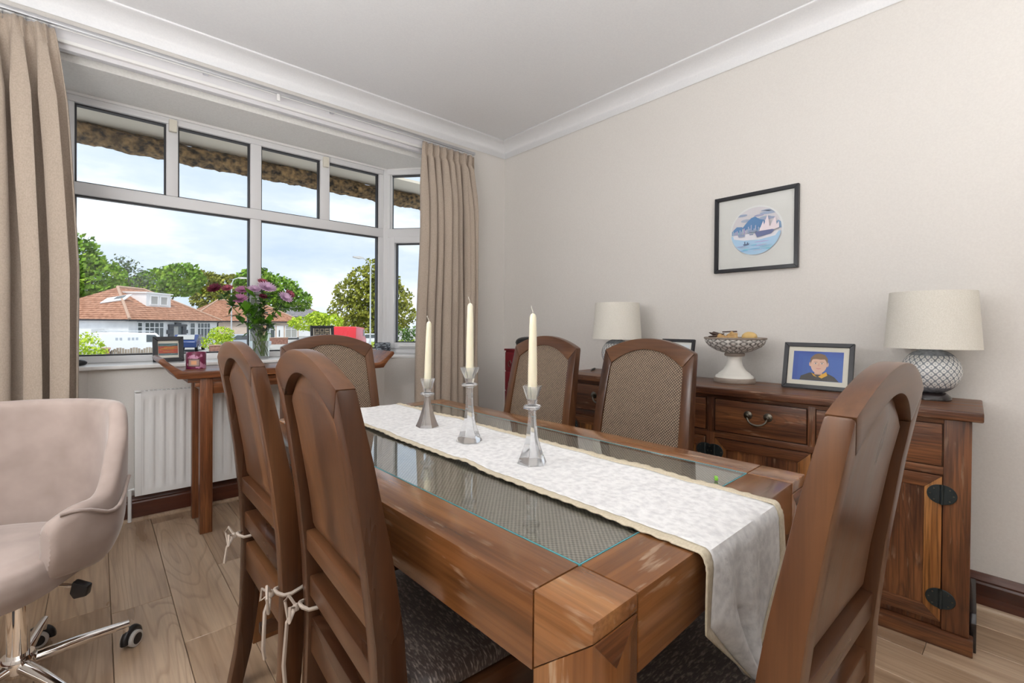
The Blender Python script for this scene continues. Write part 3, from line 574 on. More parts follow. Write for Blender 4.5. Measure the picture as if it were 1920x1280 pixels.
# pedestal bowl
t=thing('pedestal_bowl','white pedestal bowl with carved grey relief on the sideboard','bowl',(2.447,1.034,SH+.0005))
g=G(); g.lathe([(.0001,0),(.097,0),(.099,.006),(.097,.020),(.092,.024),(.0001,.024)],48); g.build('base_ring','bowl_trim',t,smooth=True)
g=G(); g.lathe([(.0001,.024),(.091,.024),(.088,.034),(.078,.040),(.074,.046),(.054,.062),(.040,.084),(.034,.108),(.033,.124),(.036,.128),(.036,.134),(.0001,.134)],48); g.build('stem','ceramic_white',t,smooth=True)
g=G(); g.lathe([(.0001,.134),(.046,.134),(.049,.142),(.046,.150),(.0001,.150)],40); g.build('neck_ring','bowl_trim',t,smooth=True)
def bwl(u,v):
    a=2*math.pi*u; prof=[(.03,.150),(.06,.153),(.09,.164),(.118,.182),(.136,.204),(.143,.220)]; k=v*(len(prof)-1); i=min(int(k),len(prof)-2); f=k-i; r=prof[i][0]*(1-f)+prof[i+1][0]*f; z=prof[i][1]*(1-f)+prof[i+1][1]*f
    rel=.0038*max(0,math.sin(14*a)*math.cos(v*9))*math.sin(math.pi*min(1,max(0,(v-.42)/.52))) if v>.42 else 0; rel+=.0025*abs(math.sin(28*a+v*8))*(1 if v>.5 and v<.95 else 0); return ((r+rel)*math.cos(a),(r+rel)*math.sin(a),z)
g=G(); g.grid(bwl,224,26,cu=True); g.build('bowl_body','bowl_relief',t,smooth=True)
g=G(); g.lathe([(.143,.220),(.148,.222),(.148,.228),(.142,.230),(.136,.226),(.115,.196),(.08,.178),(.0001,.172)],64,cap=False); g.build('rim','bowl_trim',t,smooth=True)
def blob(name,label,cat,loc,sx,sy,sz,mat,seed,rot=(0,0,0),rough=.1,grp='dried pieces in the pedestal bowl'):
    def fn(u,v):
        a=2*math.pi*u; b=-math.pi/2+math.pi*v; d=Vector((math.cos(a)*math.cos(b),math.sin(a)*math.cos(b),math.sin(b))); k=1+rough*noise.noise(d*2.2+Vector((seed,0,0))); return (d.x*sx*k,d.y*sy*k,d.z*sz*k)
    g=G(); g.grid(fn,20,13,cu=True); o=g.build(name,mat,None,smooth=True); o.location=loc; o.rotation_euler=rot; tag(o,label,cat,grp); return o
bx,by,bz=2.447,1.034,SH
blob('dried_gourd','smooth golden gourd at the right of the pedestal bowl','gourd',(bx+.005,by-.070,bz+.234),.036,.036,.026,'gourd',1,rough=.04)
blob('dried_pod','pale knobbly pod in the middle of the pedestal bowl','pod',(bx-.03,by-.004,bz+.232),.026,.022,.024,'dried_pod',2,rough=.5)
blob('dried_pod','long tan pod leaning behind the knobbly pod in the bowl','pod',(bx+.02,by+.035,bz+.228),.032,.018,.020,'dried_pod',3,(0,.3,.6),.3)
blob('dried_pod','low tan pod at the front rim of the bowl','pod',(bx-.072,by+.022,bz+.222),.026,.018,.016,'dried_pod',4,(0,0,.9),.3)
blob('dried_pod','small round brown pod left in the bowl','pod',(bx-.03,by+.062,bz+.226),.022,.020,.020,'dried_pod',6,rough=.3)
blob('dried_husk','dark curled husk at the left of the pedestal bowl','husk',(bx+.0,by+.085,bz+.238),.040,.020,.012,'dried_dark',5,(.3,-.35,1.9),.5)
o=G().tube([(-.045,0,0),(0,.003,.004),(.045,0,.016)],[.004,.006,.003],8).build('cinnamon_stick','dried_dark'); o.location=(bx-.05,by+.072,bz+.232); o.rotation_euler=(0,0,-.5); tag(o,'thin brown stick resting across the bowl rim','stick','dried pieces in the pedestal bowl')
o=G().tube([(-.035,0,0),(.035,0,.010)],[.003,.004],8).build('cinnamon_stick','dried_dark'); o.location=(bx-.012,by+.022,bz+.254); o.rotation_euler=(0,.1,-.9); tag(o,'dark twig lying on top of the pods in the bowl','stick','dried pieces in the pedestal bowl')
t=thing('pen','black marker pen lying near the left lamp on the sideboard','pen',(2.36,1.885,SH+.0065),R_(28)); G().tube([(-.05,0,0),(.07,0,0)],.006,12).build('barrel','black_plastic',t,smooth=True); G().tube([(-.066,0,0),(-.05,0,0)],[.002,.005],10).build('tip','silver_metal',t); G().tube([(.0,0,0),(.03,0,0)],.0066,12).build('grip','iron',t,smooth=True)

# ---------------- frames (local: x right, z up, facing -y)
PM={}
def pm(col):
    k=tuple(round(c,3) for c in col)
    if k not in PM: PM[k]=plain('print_%d'%len(PM),col,.55)
    return PM[k]
def ell(cx,cz,rx,rz,n=28,a0=0,a1=2*math.pi): return [(cx+rx*math.cos(a0+(a1-a0)*i/n),cz+rz*math.sin(a0+(a1-a0)*i/n)) for i in range(n)]
def rect(x0,x1,z0,z1): return [(x0,z0),(x1,z0),(x1,z1),(x0,z1)]
def frame(name,label,cat,w,h,bar,dep,mwid,layers,loc,rotz,lean=0,fm='black_frame',mm='mat_board',pw=None,ph=None,grp=None,stand=True,circ=False,pc=None):
    t=thing(name,label,cat,loc,rotz,grp); t.rotation_euler=(-lean,0,rotz); t.rotation_mode='XYZ'
    for poly in ([(-w/2,0),(-w/2+bar,bar),(-w/2+bar,h-bar),(-w/2,h)],[(w/2,0),(w/2,h),(w/2-bar,h-bar),(w/2-bar,bar)],[(-w/2,h),(-w/2+bar,h-bar),(w/2-bar,h-bar),(w/2,h)],[(-w/2,0),(w/2,0),(w/2-bar,bar),(-w/2+bar,bar)]):
        g=G(); g.prism(poly,'y',-dep,0); g.build('frame_bar',fm,t,bevel=.0015,seg=1)
    rbox(-w/2+bar*.5,w/2-bar*.5,-.006,-.001,bar*.5,h-bar*.5).build('mount',mm,t)
    g=G(); mats=[]
    for i,(poly,col) in enumerate(layers):
        m_=pm(col); 
        if m_ not in mats: mats.append(m_)
        g.cur=mats.index(m_); y=-.0066-.00022*i; g.add([(px,y,pz) for px,pz in poly],[tuple(range(len(poly)))])
    if len(layers): g.build('print',mats,t)
    rbox(-w/2+bar*.9,w/2-bar*.9,-dep*.62-.001,-dep*.62,bar*.9,h-bar*.9).build('glazing','picture_glass',t)
    if stand: g=G(); g.prism([(0.001,h*.75),(.012,h*.75),(h*.42,.0+lean*h*.42),(h*.40,.0+lean*h*.40)],'x',-.02,.02); g.build('easel_back','black_plastic',t)
    return t
# school portrait print
pw_,ph_=.186,.118; c0=.105; X0=-pw_/2
def head(cx,cz,s):
    sk=(.80,.52,.40); hair=(.24,.14,.075); L=[]
    L.append(([(cx-.062*s,cz-.066*s),(cx-.058*s,cz-.05*s),(cx-.03*s,cz-.036*s),(cx+.03*s,cz-.036*s),(cx+.052*s,cz-.048*s),(cx+.068*s,cz-.066*s)],(.045,.04,.038)))
    L.append((rect(cx-.013*s,cx+.013*s,cz-.042*s,cz-.015*s),(.70,.43,.32)))
    L.append(([(cx-.024*s,cz-.034*s),(cx-.003*s,cz-.052*s),(cx-.016*s,cz-.047*s)],(.85,.45,.02))); L.append(([(cx+.026*s,cz-.030*s),(cx+.030*s,cz-.044*s),(cx+.012*s,cz-.056*s),(cx+.000*s,cz-.050*s)],(.85,.45,.02)))
    L.append((ell(cx-.0275*s,cz-.002*s,.005*s,.009*s),(.74,.44,.34))); L.append((ell(cx+.0275*s,cz-.002*s,.005*s,.009*s),(.74,.44,.34)))
    L.append((ell(cx,cz+.010*s,.029*s,.030*s),hair)); L.append((ell(cx,cz-.004*s,.0265*s,.034*s),sk))
    L.append(([(cx-.028*s,cz+.006*s),(cx-.024*s,cz+.016*s),(cx-.010*s,cz+.018*s),(cx+.006*s,cz+.0165*s),(cx+.019*s,cz+.018*s),(cx+.026*s,cz+.006*s),(cx+.029*s,cz+.02*s),(cx+.018*s,cz+.036*s),(cx-.014*s,cz+.037*s),(cx-.028*s,cz+.022*s)],hair))
    for q in (-1,1):
        L.append((ell(cx+q*.0105*s,cz+.001*s,.0048*s,.0024*s,14),(.88,.86,.84))); L.append((ell(cx+q*.0105*s,cz+.001*s,.0022*s,.0024*s,12),(.08,.07,.07))); L.append((rect(cx+q*.0105*s-.006*s,cx+q*.0105*s+.006*s,cz+.0055*s,cz+.0072*s),(.36,.22,.13)))
    L.append(([(cx-.0035*s,cz-.009*s),(cx+.0035*s,cz-.009*s),(cx+.0012*s,cz+.001*s),(cx-.0012*s,cz+.001*s)],(.70,.42,.32)))
    L.append(([(cx-.010*s,cz-.0175*s),(cx-.005*s,cz-.0205*s),(cx,cz-.0212*s),(cx+.005*s,cz-.0205*s),(cx+.010*s,cz-.0175*s),(cx,cz-.0185*s)],(.58,.22,.20)))
    return L
lay=[(rect(-.098,.098,.040,.175),(.022,.085,.42))]+[(rect(-.098+.02*i,.098,.040,.175-.012*i),(.022+.006*i,.09+.014*i,.43+.02*i)) for i in range(1,4)]+head(.006,.1185,1.18)
frame('photo_frame','black framed school portrait of a smiling child on blue, on the sideboard','photo frame',.275,.214,.0185,.016,.03,lay,(2.432,.664,SH+.001),R_(-87.5),R_(13),mm='cream_board')
frame('photo_frame','small black frame behind the rattan chair and left of the pedestal bowl','photo frame',.19,.215,.016,.016,.03,[(rect(-.065,.065,.03,.185),(.78,.82,.86)),(rect(-.065,.065,.10,.150),(.50,.64,.78)),(rect(-.065,.065,.03,.09),(.66,.70,.72))],(2.385,1.33,SH+.001),R_(-87),R_(13))
# wall picture: round blue harbour print
def circ_clip(poly,cx,cz,r):
    out=[]
    for x,z in poly:
        dx,dz=x-cx,z-cz; d=math.hypot(dx,dz)
        if d>r: x,z=cx+dx*r/d,cz+dz*r/d
        out.append((x,z))
    return out
def dens(poly,k=6): return [(a[0]+(b[0]-a[0])*i/k,a[1]+(b[1]-a[1])*i/k) for a,b in zip(poly,poly[1:]+poly[:1]) for i in range(k)]
cx,cz,r=.006,.215,.128; L=[(ell(cx,cz,r+.009,r+.009,64),(.90,.90,.89)),(ell(cx,cz,r,r,64),(.80,.76,.79))]
CL=lambda p,c:L.append((circ_clip(dens(p),cx,cz,r),c))
rng=random.Random(4)
for i in range(9): CL(ell(cx+rng.uniform(-.08,.08),cz+rng.uniform(.055,.115),rng.uniform(.02,.05),rng.uniform(.004,.009),14),(.36+.12*rng.random(),.46+.1*rng.random(),.66))
CL([(cx-.075,cz+.018),(cx-.05,cz+.048),(cx-.025,cz+.072),(cx-.005,cz+.078),(cx+.02,cz+.060),(cx+.045,cz+.052),(cx+.05,cz+.0),(cx-.07,cz-.01)],(.13,.30,.58))
CL([(cx-.126,cz+.01),(cx-.10,cz+.034),(cx-.07,cz+.030),(cx-.07,cz-.01),(cx-.126,cz-.01)],(.15,.32,.60)); CL([(cx+.09,cz+.03),(cx+.112,cz+.042),(cx+.13,cz+.028),(cx+.13,cz+.0),(cx+.08,cz)],(.30,.46,.68))
for i in range(26):
    x0=cx-.122+.0075*i; hgt=.014+.034*rng.random()*(1-abs(i-13)/20); CL(rect(x0,x0+.005,cz-.014,cz-.012+hgt),(.42+.3*rng.random(),.55+.2*rng.random(),.76))
L.append((circ_clip([(cx+r*1.0*math.cos(a),cz+r*math.sin(a)) for a in [math.pi+.13+ (math.pi-.26)*i/40 for i in range(41)]],cx,cz,r),(.40,.60,.80)))
CL([(cx-.118,cz-.014),(cx+.118,cz-.014),(cx+.10,cz-.038),(cx+.02,cz-.05),(cx-.06,cz-.046),(cx-.112,cz-.034)],(.76,.76,.82))
for i in range(16): CL(ell(cx+rng.uniform(-.09,.09),cz-rng.uniform(.045,.105),rng.uniform(.015,.04),.0028,12),(.20+.25*rng.random(),.40+.2*rng.random(),.70))
for sp in ([(cx+.036,cz-.006),(cx+.062,cz+.078),(cx+.078,cz-.004)],[(cx+.020,cz-.006),(cx+.042,cz+.048),(cx+.050,cz-.006)],[(cx+.066,cz-.006),(cx+.100,cz+.062),(cx+.112,cz-.002)],[(cx+.09,cz-.006),(cx+.118,cz+.032),(cx+.12,cz)]): CL(sp,(.82,.72,.76))
CL([(cx+.0,cz-.012),(cx+.012,cz-.006),(cx+.085,cz-.004),(cx+.098,cz-.008),(cx+.082,cz-.026),(cx+.012,cz-.038)],(.14,.17,.32)); CL([(cx-.09,cz-.014),(cx-.05,cz-.014),(cx-.055,cz-.026),(cx-.085,cz-.026)],(.28,.34,.50)); CL([(cx-.03,cz-.016),(cx-.006,cz-.016),(cx-.010,cz-.022),(cx-.026,cz-.022)],(.2,.24,.36)); CL([(cx-.035,cz+.002),(cx+.01,cz+.004),(cx+.004,cz-.006),(cx-.03,cz-.006)],(.3,.36,.5))
CL([(cx-.062,cz-.068),(cx-.026,cz-.066),(cx-.032,cz-.073),(cx-.056,cz-.074)],(.12,.16,.28)); CL(rect(cx-.054,cx-.049,cz-.068,cz-.054),(.12,.16,.28)); CL(rect(cx-.040,cx-.034,cz-.067,cz-.059),(.12,.16,.28))
frame('wall_picture','square black framed picture of a round blue harbour scene on the wall','picture',.43,.425,.020,.022,.1,L,(XR-.001,1.022,1.428),R_(-90),0,stand=False)

# ================================================================== red cabinet in the corner
t=thing('red_cabinet','dark red lacquered cabinet with ring pulls in the room corner','cabinet',(2.275,2.487,0),R_(-90))
g=G(); g.box(-.165,.175,.012,.33,.04,.935); g.build('body','red_lacquer',t,bevel=.004); rbox(-.17,.18,.0,.335,.935,.95).build('top','red_lacquer',t,bevel=.004); rbox(-.16,.17,.01,.32,0,.04).build('plinth','red_lacquer',t)
for i in range(6):
    z1=.925-i*.145; d=rbox(-.158,.168,.0,.012,z1-.138,z1).build('drawer','red_lacquer',t,bevel=.004)
    for xx in (-.098,.108):
        g=G(); g.tube([(xx+.017*math.cos(a),-.006,z1-.085+.02*math.sin(a)) for a in [2*math.pi*k/16 for k in range(17)]],.002,6); g.lathe([(.0001,0),(.008,.001),(.004,.006),(.0001,.006)],10,xx,0,z1-.065); g.build('ring_pull','brass_dark',d)
def bag(u,v):
    a=2*math.pi*u; b=-math.pi/2+math.pi*v; return (.13*math.copysign(abs(math.cos(a))**.8,math.cos(a))*math.cos(b)**.7,.08*math.sin(a)*math.cos(b)**.7,.045+.045*math.copysign(abs(math.sin(b))**.8,math.sin(b)))
o=thing('glasses_case','black rounded case lying on top of the red cabinet','case',(2.44,2.52,.9505),R_(-55)); g=G(); g.grid(bag,32,17,cu=True); g.build('case_shell','black_plastic',o,smooth=True); G().tube([(.131*math.cos(a),.081*math.sin(a),.045) for a in [2*math.pi*k/40 for k in range(41)]],.0025,6).build('zip','iron',o)

# ================================================================== console table by the window
cs=thing('console_table','reddish brown altar console table with upturned ends under the window','console table',(0,0,0))
CT=.868; y0,y1=2.915,3.285; xa,xb=.335,1.405
g=G(); pf=[(xa-.075,.060),(xa-.085,.074),(xa-.102,.072),(xa-.108,.058),(xa-.098,.044),(xa-.070,.018),(xa-.045,-.012),(xa-.03,-.034),(xa,-.036)]
pr=[(xa+.02,0),(xa-.005,.004),(xa-.04,.028)]+pf; pr2=[(xa+xb-p,q) for p,q in pr][::-1]
g.prism([(p,CT+q) for p,q in pr]+[(p,CT+q) for p,q in pr2],'y',y0,y1); g.build('top','console_wood_x',cs,bevel=.004)
g=G(); g.box(.352,1.388,2.945,3.255,CT-.060,CT-.036); g.build('frieze','console_wood_x',cs,bevel=.003)
for yy in (2.952,3.222):
    g=G(); g.prism([(.385,CT-.060),(1.355,CT-.060),(1.355,CT-.085),(1.335,CT-.085),(1.335,CT-.125),(1.21,CT-.125),(1.21,CT-.10),(.53,CT-.10),(.53,CT-.125),(.405,CT-.125),(.405,CT-.085),(.385,CT-.085)],'y',yy,yy+.022); g.build('apron','console_wood_x',cs,bevel=.003)
    for xx in (.405,1.275): rbox(xx,xx+.058,yy-.012,yy+.038,0,CT-.036).build('leg','console_wood_z',cs,bevel=.004)
for xx in (.415,1.285): rbox(xx,xx+.03,2.99,3.21,CT-.11,CT-.07).build('cross_rail','console_wood_y',cs,bevel=.002)
# things on the console and the sill
t=thing('candle_tin','maroon patterned candle tin with a pale label on the console','candle',(.412,3.13,CT+.0005),R_(-14))
g=G(); g.lathe([(.0001,0),(.047,0),(.0475,.004),(.0475,.088),(.046,.092),(.043,.092),(.043,.05),(.0001,.05)],48); g.build('tin','maroon_tin',t,smooth=True)
def lab(a0,a1,z0,z1,r,mt):
    g=G(); g.grid(lambda u,v:(r*math.sin(a0+(a1-a0)*u),-r*math.cos(a0+(a1-a0)*u),z0+(z1-z0)*v),14,2); g.build('label',mt,t)
lab(-.72,.50,.013,.056,.0478,'tin_label_dark'); lab(-.62,.40,.018,.051,.0481,'tin_label'); lab(-.38,.16,.024,.045,.0484,'tin_orange')
t=thing('pillar_candle','chunky peach pillar candle on the console behind the chairs','candle',(.945,3.16,CT+.0005)); g=G(); g.grid(lambda u,v:((.046+.003*noise.noise(Vector((math.cos(6.28*u)*2,math.sin(6.28*u)*2,v*3))))*math.cos(6.28318*u),(.046+.003*noise.noise(Vector((math.cos(6.28*u)*2,math.sin(6.28*u)*2,v*3))))*math.sin(6.28318*u),.098*v),36,10,cu=True); g.lathe([(.044,.098),(.03,.094),(.0001,.092)],36,cap=False); g.build('wax','pink_wax',t,smooth=True); G().tube([(0,0,.09),(.002,0,.105)],.001,5).build('wick','wick',t)
rngs=random.Random(9); L=[(rect(-.048,.048,.040,.112),(.08,.15,.18)),(rect(-.048,.048,.052,.096),(.50,.07,.03))]
for i in range(26):
    z=.043+.0024*i; a=rngs.uniform(-.045,.02); b=a+rngs.uniform(.02,.06); f=1-abs(i-14)/14; L.append(([(max(-.045,a),z),(min(.045,b),z+.001),(min(.045,b),z+.003),(max(-.045,a),z+.0025)],(.55+.4*f*rngs.random(),.06+.5*f*rngs.random()**1.5,.02+.02*rngs.random()) if 3<i<21 else (.16,.24+.1*rngs.random(),.27)))
frame('photo_frame','dark frame with a red and orange sunset print on the window sill','photo frame',.152,.152,.024,.018,.02,L,(.320,3.49,SILL+.001),R_(4),R_(9),grp=None,mm='cream_board')
L=[(rect(-.055,.055,.03,.21),(.05,.045,.035))]
for i in range(3):
    for j in range(5): x0=-.048+.034*i; z0=.04+.034*j; L.append((rect(x0,x0+.027,z0,z0+.027),(.42,.36,.26))); L.append((rect(x0+.004,x0+.023,z0+.004,z0+.023),(.03,.03,.028)) if (i+j)%3 else (rect(x0+.004,x0+.027,z0+.010,z0+.019),(.03,.03,.028)))
frame('photo_frame','black frame with a grid of small dark squares on the sill by the post','photo frame',.165,.225,.018,.018,.02,L,(1.245,3.52,SILL+.001),R_(-6),R_(8),mm='cream_board')
t=thing('slate_pot','dark ridged pot on the sill at the bay corner post','pot',(1.715,3.50,SILL+.0005)); g=G(); pr=[(.0001,0),(.054,0)]
for i in range(4): z=.004+i*.022; pr+=[(.056,z),(.0575,z+.006),(.0575,z+.014),(.054,z+.019)]
g.lathe(pr+[(.055,.092),(.050,.092),(.048,.02),(.0001,.02)],40); g.build('pot_body','slate_pot',t,smooth=True)
o=blob('trinket','small dark rounded trinket on the sill beside the left curtain','trinket',(-.075,3.42,SILL+.018),.034,.024,.0175,'black_plastic',3,rough=.15,grp=None)
# vase with flowers
VX,VY=.825,3.53
t=thing('vase','clear glass cylinder vase holding cut flowers on the sill','vase',(VX,VY,SILL+.0005)); g=G(); g.lathe([(.0001,0),(.060,0),(.0615,.004),(.0625,.235),(.0595,.235),(.0585,.016),(.0001,.016)],48); g.build('glass_body','vase_glass',t,smooth=True)
g=G(); g.lathe([(.0001,.0165),(.0580,.0165),(.0587,.12),(.0001,.12)],40); g.build('water','vase_glass',t,smooth=True)
def bloom(g,c,nrm,rad,n,layers,cup):
    nrm=Vector(nrm).normalized(); a=nrm.orthogonal().normalized(); b=nrm.cross(a)
    for l in range(layers):
        rr=rad*(1-.2*l); up=cup+.22*l
        for i in range(n):
            q=2*math.pi*(i+.5*l)/n; d=a*math.cos(q)+b*math.sin(q); sd=nrm.cross(d); wd=rr*2.2/n*1.5; tip=c+d*rr*math.cos(up)+nrm*rr*math.sin(up); mid=c+d*rr*.55*math.cos(up*.7)+nrm*(rr*.55*math.sin(up*.7)-.001)
            g.add([c,mid+sd*wd,tip,mid-sd*wd,mid+nrm*.002],[(0,1,4),(1,2,4),(2,3,4),(3,0,4)])
FLW=[((-.262,.00,1.345),.042,'petal_maroon','maroon bloom at the far left of the bouquet',12,4),((-.185,.03,1.352),.034,'petal_dusky','dusky red bloom beside the left maroon one',12,3),((-.125,-.03,1.282),.046,'petal_mauve','low mauve bloom hanging left in the bouquet',16,4),((-.10,.03,1.345),.040,'petal_mauve','mauve bloom behind the low left one',16,4),((-.035,-.01,1.352),.038,'petal_lilac','pale lilac bloom in front of the window mullion',16,4),((.035,-.04,1.365),.056,'petal_lilac','largest lilac bloom at the top of the bouquet',20,5),((.025,.03,1.41),.032,'petal_dusky','dusky pink bloom at the very top of the bouquet',12,3),((.01,-.05,1.305),.026,'petal_maroon','small maroon bloom in the middle of the bouquet',10,3),((.155,-.03,1.305),.046,'petal_lilac','open lilac bloom at the right of the bouquet',14,2),((.200,.02,1.335),.034,'petal_dusky','dusky red bloom at the far right of the bouquet',12,2)]
rf=random.Random(21)
for (dx,dy,z),rad,mt,lab_,n,ly in FLW:
    f=thing('cut_flower',lab_,'flower',(VX,VY,SILL),0,'cut flowers in the glass vase'); c=Vector((dx,dy,z-SILL)); base=Vector((rf.uniform(-.03,.03)-dx*.12,rf.uniform(-.03,.03),.02)); neck=Vector((dx*.16,dy*.3,.235))
    pts=[]
    for i in range(9):
        u=i/8; pts.append(tuple(base*(1-u)**2+neck*2*u*(1-u)*1.0+c*u*u+Vector((0,0,0))))
    G().tube(pts,.0026,6).build('stem','stem_green',f,smooth=True)
    g=G(); nr_=Vector((dx*1.6,-.55+dy,.75 if ly>2 else .5)); bloom(g,c,nr_,rad*1.22,n,ly+1,.2); g.build('bloom',mt,f)
    g=G()
    for k in range(44):
        u=rf.uniform(.42,.95); i=u*8; p=Vector(pts[int(i)]); d=Vector((rf.uniform(-1,1),rf.uniform(-1,.8),rf.uniform(-.3,.9))).normalized(); s=d.cross(Vector((0,0,1))).normalized(); ln=rf.uniform(.03,.07) if k>3 else rf.uniform(.09,.13); wd=ln*.24; m_=p+d*ln*.5; e=p+d*ln+Vector((0,0,-.012)); g.add([p,m_+s*wd,e,m_-s*wd,m_+Vector((0,0,-.004))],[(0,1,4),(1,2,4),(2,3,4),(3,0,4)])
    stuff(g.build('foliage','leaf_flower' if rf.random()<.65 else 'leaf_bright',f))

# ================================================================== office chair
oc=thing('office_chair','beige velvet tub office chair on a chrome five-star base','office chair',(-.178,2.03,0),R_(150))
TH=.028
def ztop(a):
    d=abs(math.degrees(a)); k=min(1,max(0,(d-48)/46)); k=k*k*(3-2*k); e=min(1,max(0,(d-98)/22)); return .855-.262*k-.05*e*e
AM=R_(118); NA=61; NS=22
rings=[]
for i in range(NA):
    a=-AM+2*AM*i/(NA-1); zt=ztop(a); d=abs(math.degrees(a)); zb=.372+.015*max(0,(d-90)/28); ring=[]
    rx,ry=.285,.275; 
    def rad(z,extra): 
        f=(z-.45); k=1+.16*f*(1 if d<70 else .55)-.10*max(0,(.47-z)/.1); 
        pin=1-.16*max(0,(d-85)/33); return (rx*k*pin+extra,ry*k+extra)
    def pt(z,ex): q=rad(z,ex); return (q[0]*math.sin(a),-q[1]*math.cos(a),z)
    sag=.010*math.exp(-((d-84)/12)**2)
    for j in range(9): z=zb+(zt-TH-zb)*j/8; ring.append(pt(z,TH*(1 if 0<j else .4)+.006*math.sin(math.pi*j/8)))
    for j in range(1,6): q=math.pi*j/6; ring.append((lambda p:(p[0],p[1],zt-TH+TH*math.sin(q)))(pt(zt-TH,TH*math.cos(q))))
    for j in range(8): z=zt-TH+(zb+.02-(zt-TH))*j/7; ring.append(pt(z,-TH+.004*math.sin(math.pi*j/7)))
    rings.append(ring)
rings=[[(p[0]*.93+.040,p[1]*.93+.024,p[2]) for p in r] for r in rings]
g=G(); g.loft(rings); o=g.build('shell','velvet',oc,smooth=True); md=o.modifiers.new('round','SUBSURF'); md.levels=1; md.render_levels=1
# piping seam over the arms
for s in (-1,1):
    pts=[]
    for k in range(12):
        u=k/11; a=s*R_(112-44*u); d=abs(math.degrees(a)); zt=ztop(a); z=zt+.004-(.0+.135*u**1.2); f=z-.45; kk=1+.16*f*(1 if d<70 else .55); pin=1-.16*max(0,(d-85)/33); ex=TH*(.2+.95*min(1,u*2.2))+.006; pts.append(((.285*kk*pin+ex)*math.sin(a),-(.275*kk+ex)*math.cos(a),z if u>.2 else zt+.003-(.135*.2**1.2)*(u/.2)))
    pts=[(p[0]*.93+.040,p[1]*.93+.024,p[2]) for p in pts]
    G().tube(pts,.0055,8).build('piping','velvet',oc,smooth=True)
def seat(u,v):
    a=2*math.pi*u; n=3.2; c_,s_=math.cos(a),math.sin(a); x=math.copysign(abs(c_)**(2/n),c_)*.232; y=math.copysign(abs(s_)**(2/n),s_)*.245+.035
    prof=[(0,.350),(.8,.350),(.95,.362),(1.0,.395),(.99,.43),(.94,.455),(.8,.468),(.5,.474),(0,.476)]; k=v*8; i=min(int(k),7); f=k-i; r=prof[i][0]*(1-f)+prof[i+1][0]*f; z=prof[i][1]*(1-f)+prof[i+1][1]*f; return (x*r*.93+.040,y*r*.93+.024,z)
g=G(); g.grid(seat,48,25,cu=True); g.build('seat_pad','velvet',oc,smooth=True)
rbox(-.09,.09,-.09,.09,.325,.352).build('mechanism','black_plastic',oc,bevel=.006)
G().tube([(0,0,.10),(0,0,.315)],.026,24).build('gas_column','chrome',oc,smooth=True); G().tube([(0,0,.300),(0,0,.33)],.031,24).build('column_collar','black_plastic',oc,smooth=True)
g=G(); g.lathe([(.0001,.062),(.030,.062),(.040,.078),(.042,.11),(.036,.122),(.0001,.122)],32); g.build('hub','chrome',oc,smooth=True)
for k in range(5):
    a=R_(9+72*k)-R_(150); d=Vector((math.cos(a),math.sin(a),0)); sd=Vector((-d.y,d.x,0)); arm=bpy.data.objects.new('base_arm',None)
    arm=G().tube([tuple(d*.03+Vector((0,0,.092))),tuple(d*.13+Vector((0,0,.092))),tuple(d*.262+Vector((0,0,.086)))],[.019,.017,.0115],16).build('base_arm','chrome',oc,smooth=True)
    G().tube([tuple(d*.255+Vector((0,0,.086))),tuple(d*.255+Vector((0,0,.056)))],.009,12).build('caster_stem','chrome',arm,smooth=True)
    c=d*.262; ax=(Matrix.Rotation(.9*k+.7,3,'Z')@d); sx_=Vector((-ax.y,ax.x,0))
    for s in (-1,1):
        p=c+ax*.012; g=G(); g.tube([tuple(p+sx_*s*.006+Vector((0,0,.0265))),tuple(p+sx_*s*.021+Vector((0,0,.0265)))],.0262,22); g.build('wheel','grey_plastic',arm,bevel=.002); g=G(); g.tube([tuple(p+sx_*s*.0205+Vector((0,0,.0265))),tuple(p+sx_*s*.0225+Vector((0,0,.0265)))],.018,18); g.build('wheel_cap','black_plastic',arm)
    g=G(); pts=[tuple(c+ax*(.012+.031*math.cos(q))+Vector((0,0,.0275+.031*math.sin(q)))) for q in [R_(-10+200*i/12) for i in range(13)]]; g.tube(pts,.012,8); g.build('caster_hood','black_plastic',arm,smooth=True)
g=G(); g.tube([(-.08,.02,.335),(-.185,.05,.335)],.006,8); g.build('lever','chrome',oc,smooth=True); g=G(); g.prism([(-.215,.335),(-.175,.352),(-.168,.318),(-.178,.300),(-.210,.305)],'y',.035,.060); g.build('lever_paddle','black_plastic',oc,bevel=.005)

# ================================================================== added fill lights, out of view
def emis(name,col,st):
    m=bpy.data.materials.new(name); m.use_nodes=True; nt=m.node_tree; b=nt.nodes['Principled BSDF']; b.inputs['Base Color'].default_value=(.9,.9,.88,1); b.inputs['Emission Color'].default_value=(*col,1); b.inputs['Emission Strength'].default_value=st; MT[name]=m
emis('fill_globe_glow',(.985,.99,1),15.0); emis('fill_uplight_glow',(.985,.99,1),108)
t=thing('fill_globe_lamp','unseen white globe floor lamp by the left wall, added for fill light','lamp',(-.56,1.52,0)); g=G(); g.lathe([(.0001,0),(.14,0),(.14,.012),(.02,.022),(.0001,.022)],32); g.build('foot','black_plastic',t,smooth=True); G().tube([(0,0,.02),(0,0,1.275)],.011,12).build('pole','black_plastic',t,smooth=True)  # unseen globe, suggested by a reflection, placed and brightened as added fill
g=G(); pr=[]
for i in range(33): a=-math.pi/2+math.pi*i/32; pr.append((max(.0005,.23*math.cos(a)+.004*math.cos(i*math.pi)),1.50+.23*math.sin(a)))
g.lathe(pr,40); g.build('globe','fill_globe_glow',t,smooth=True)
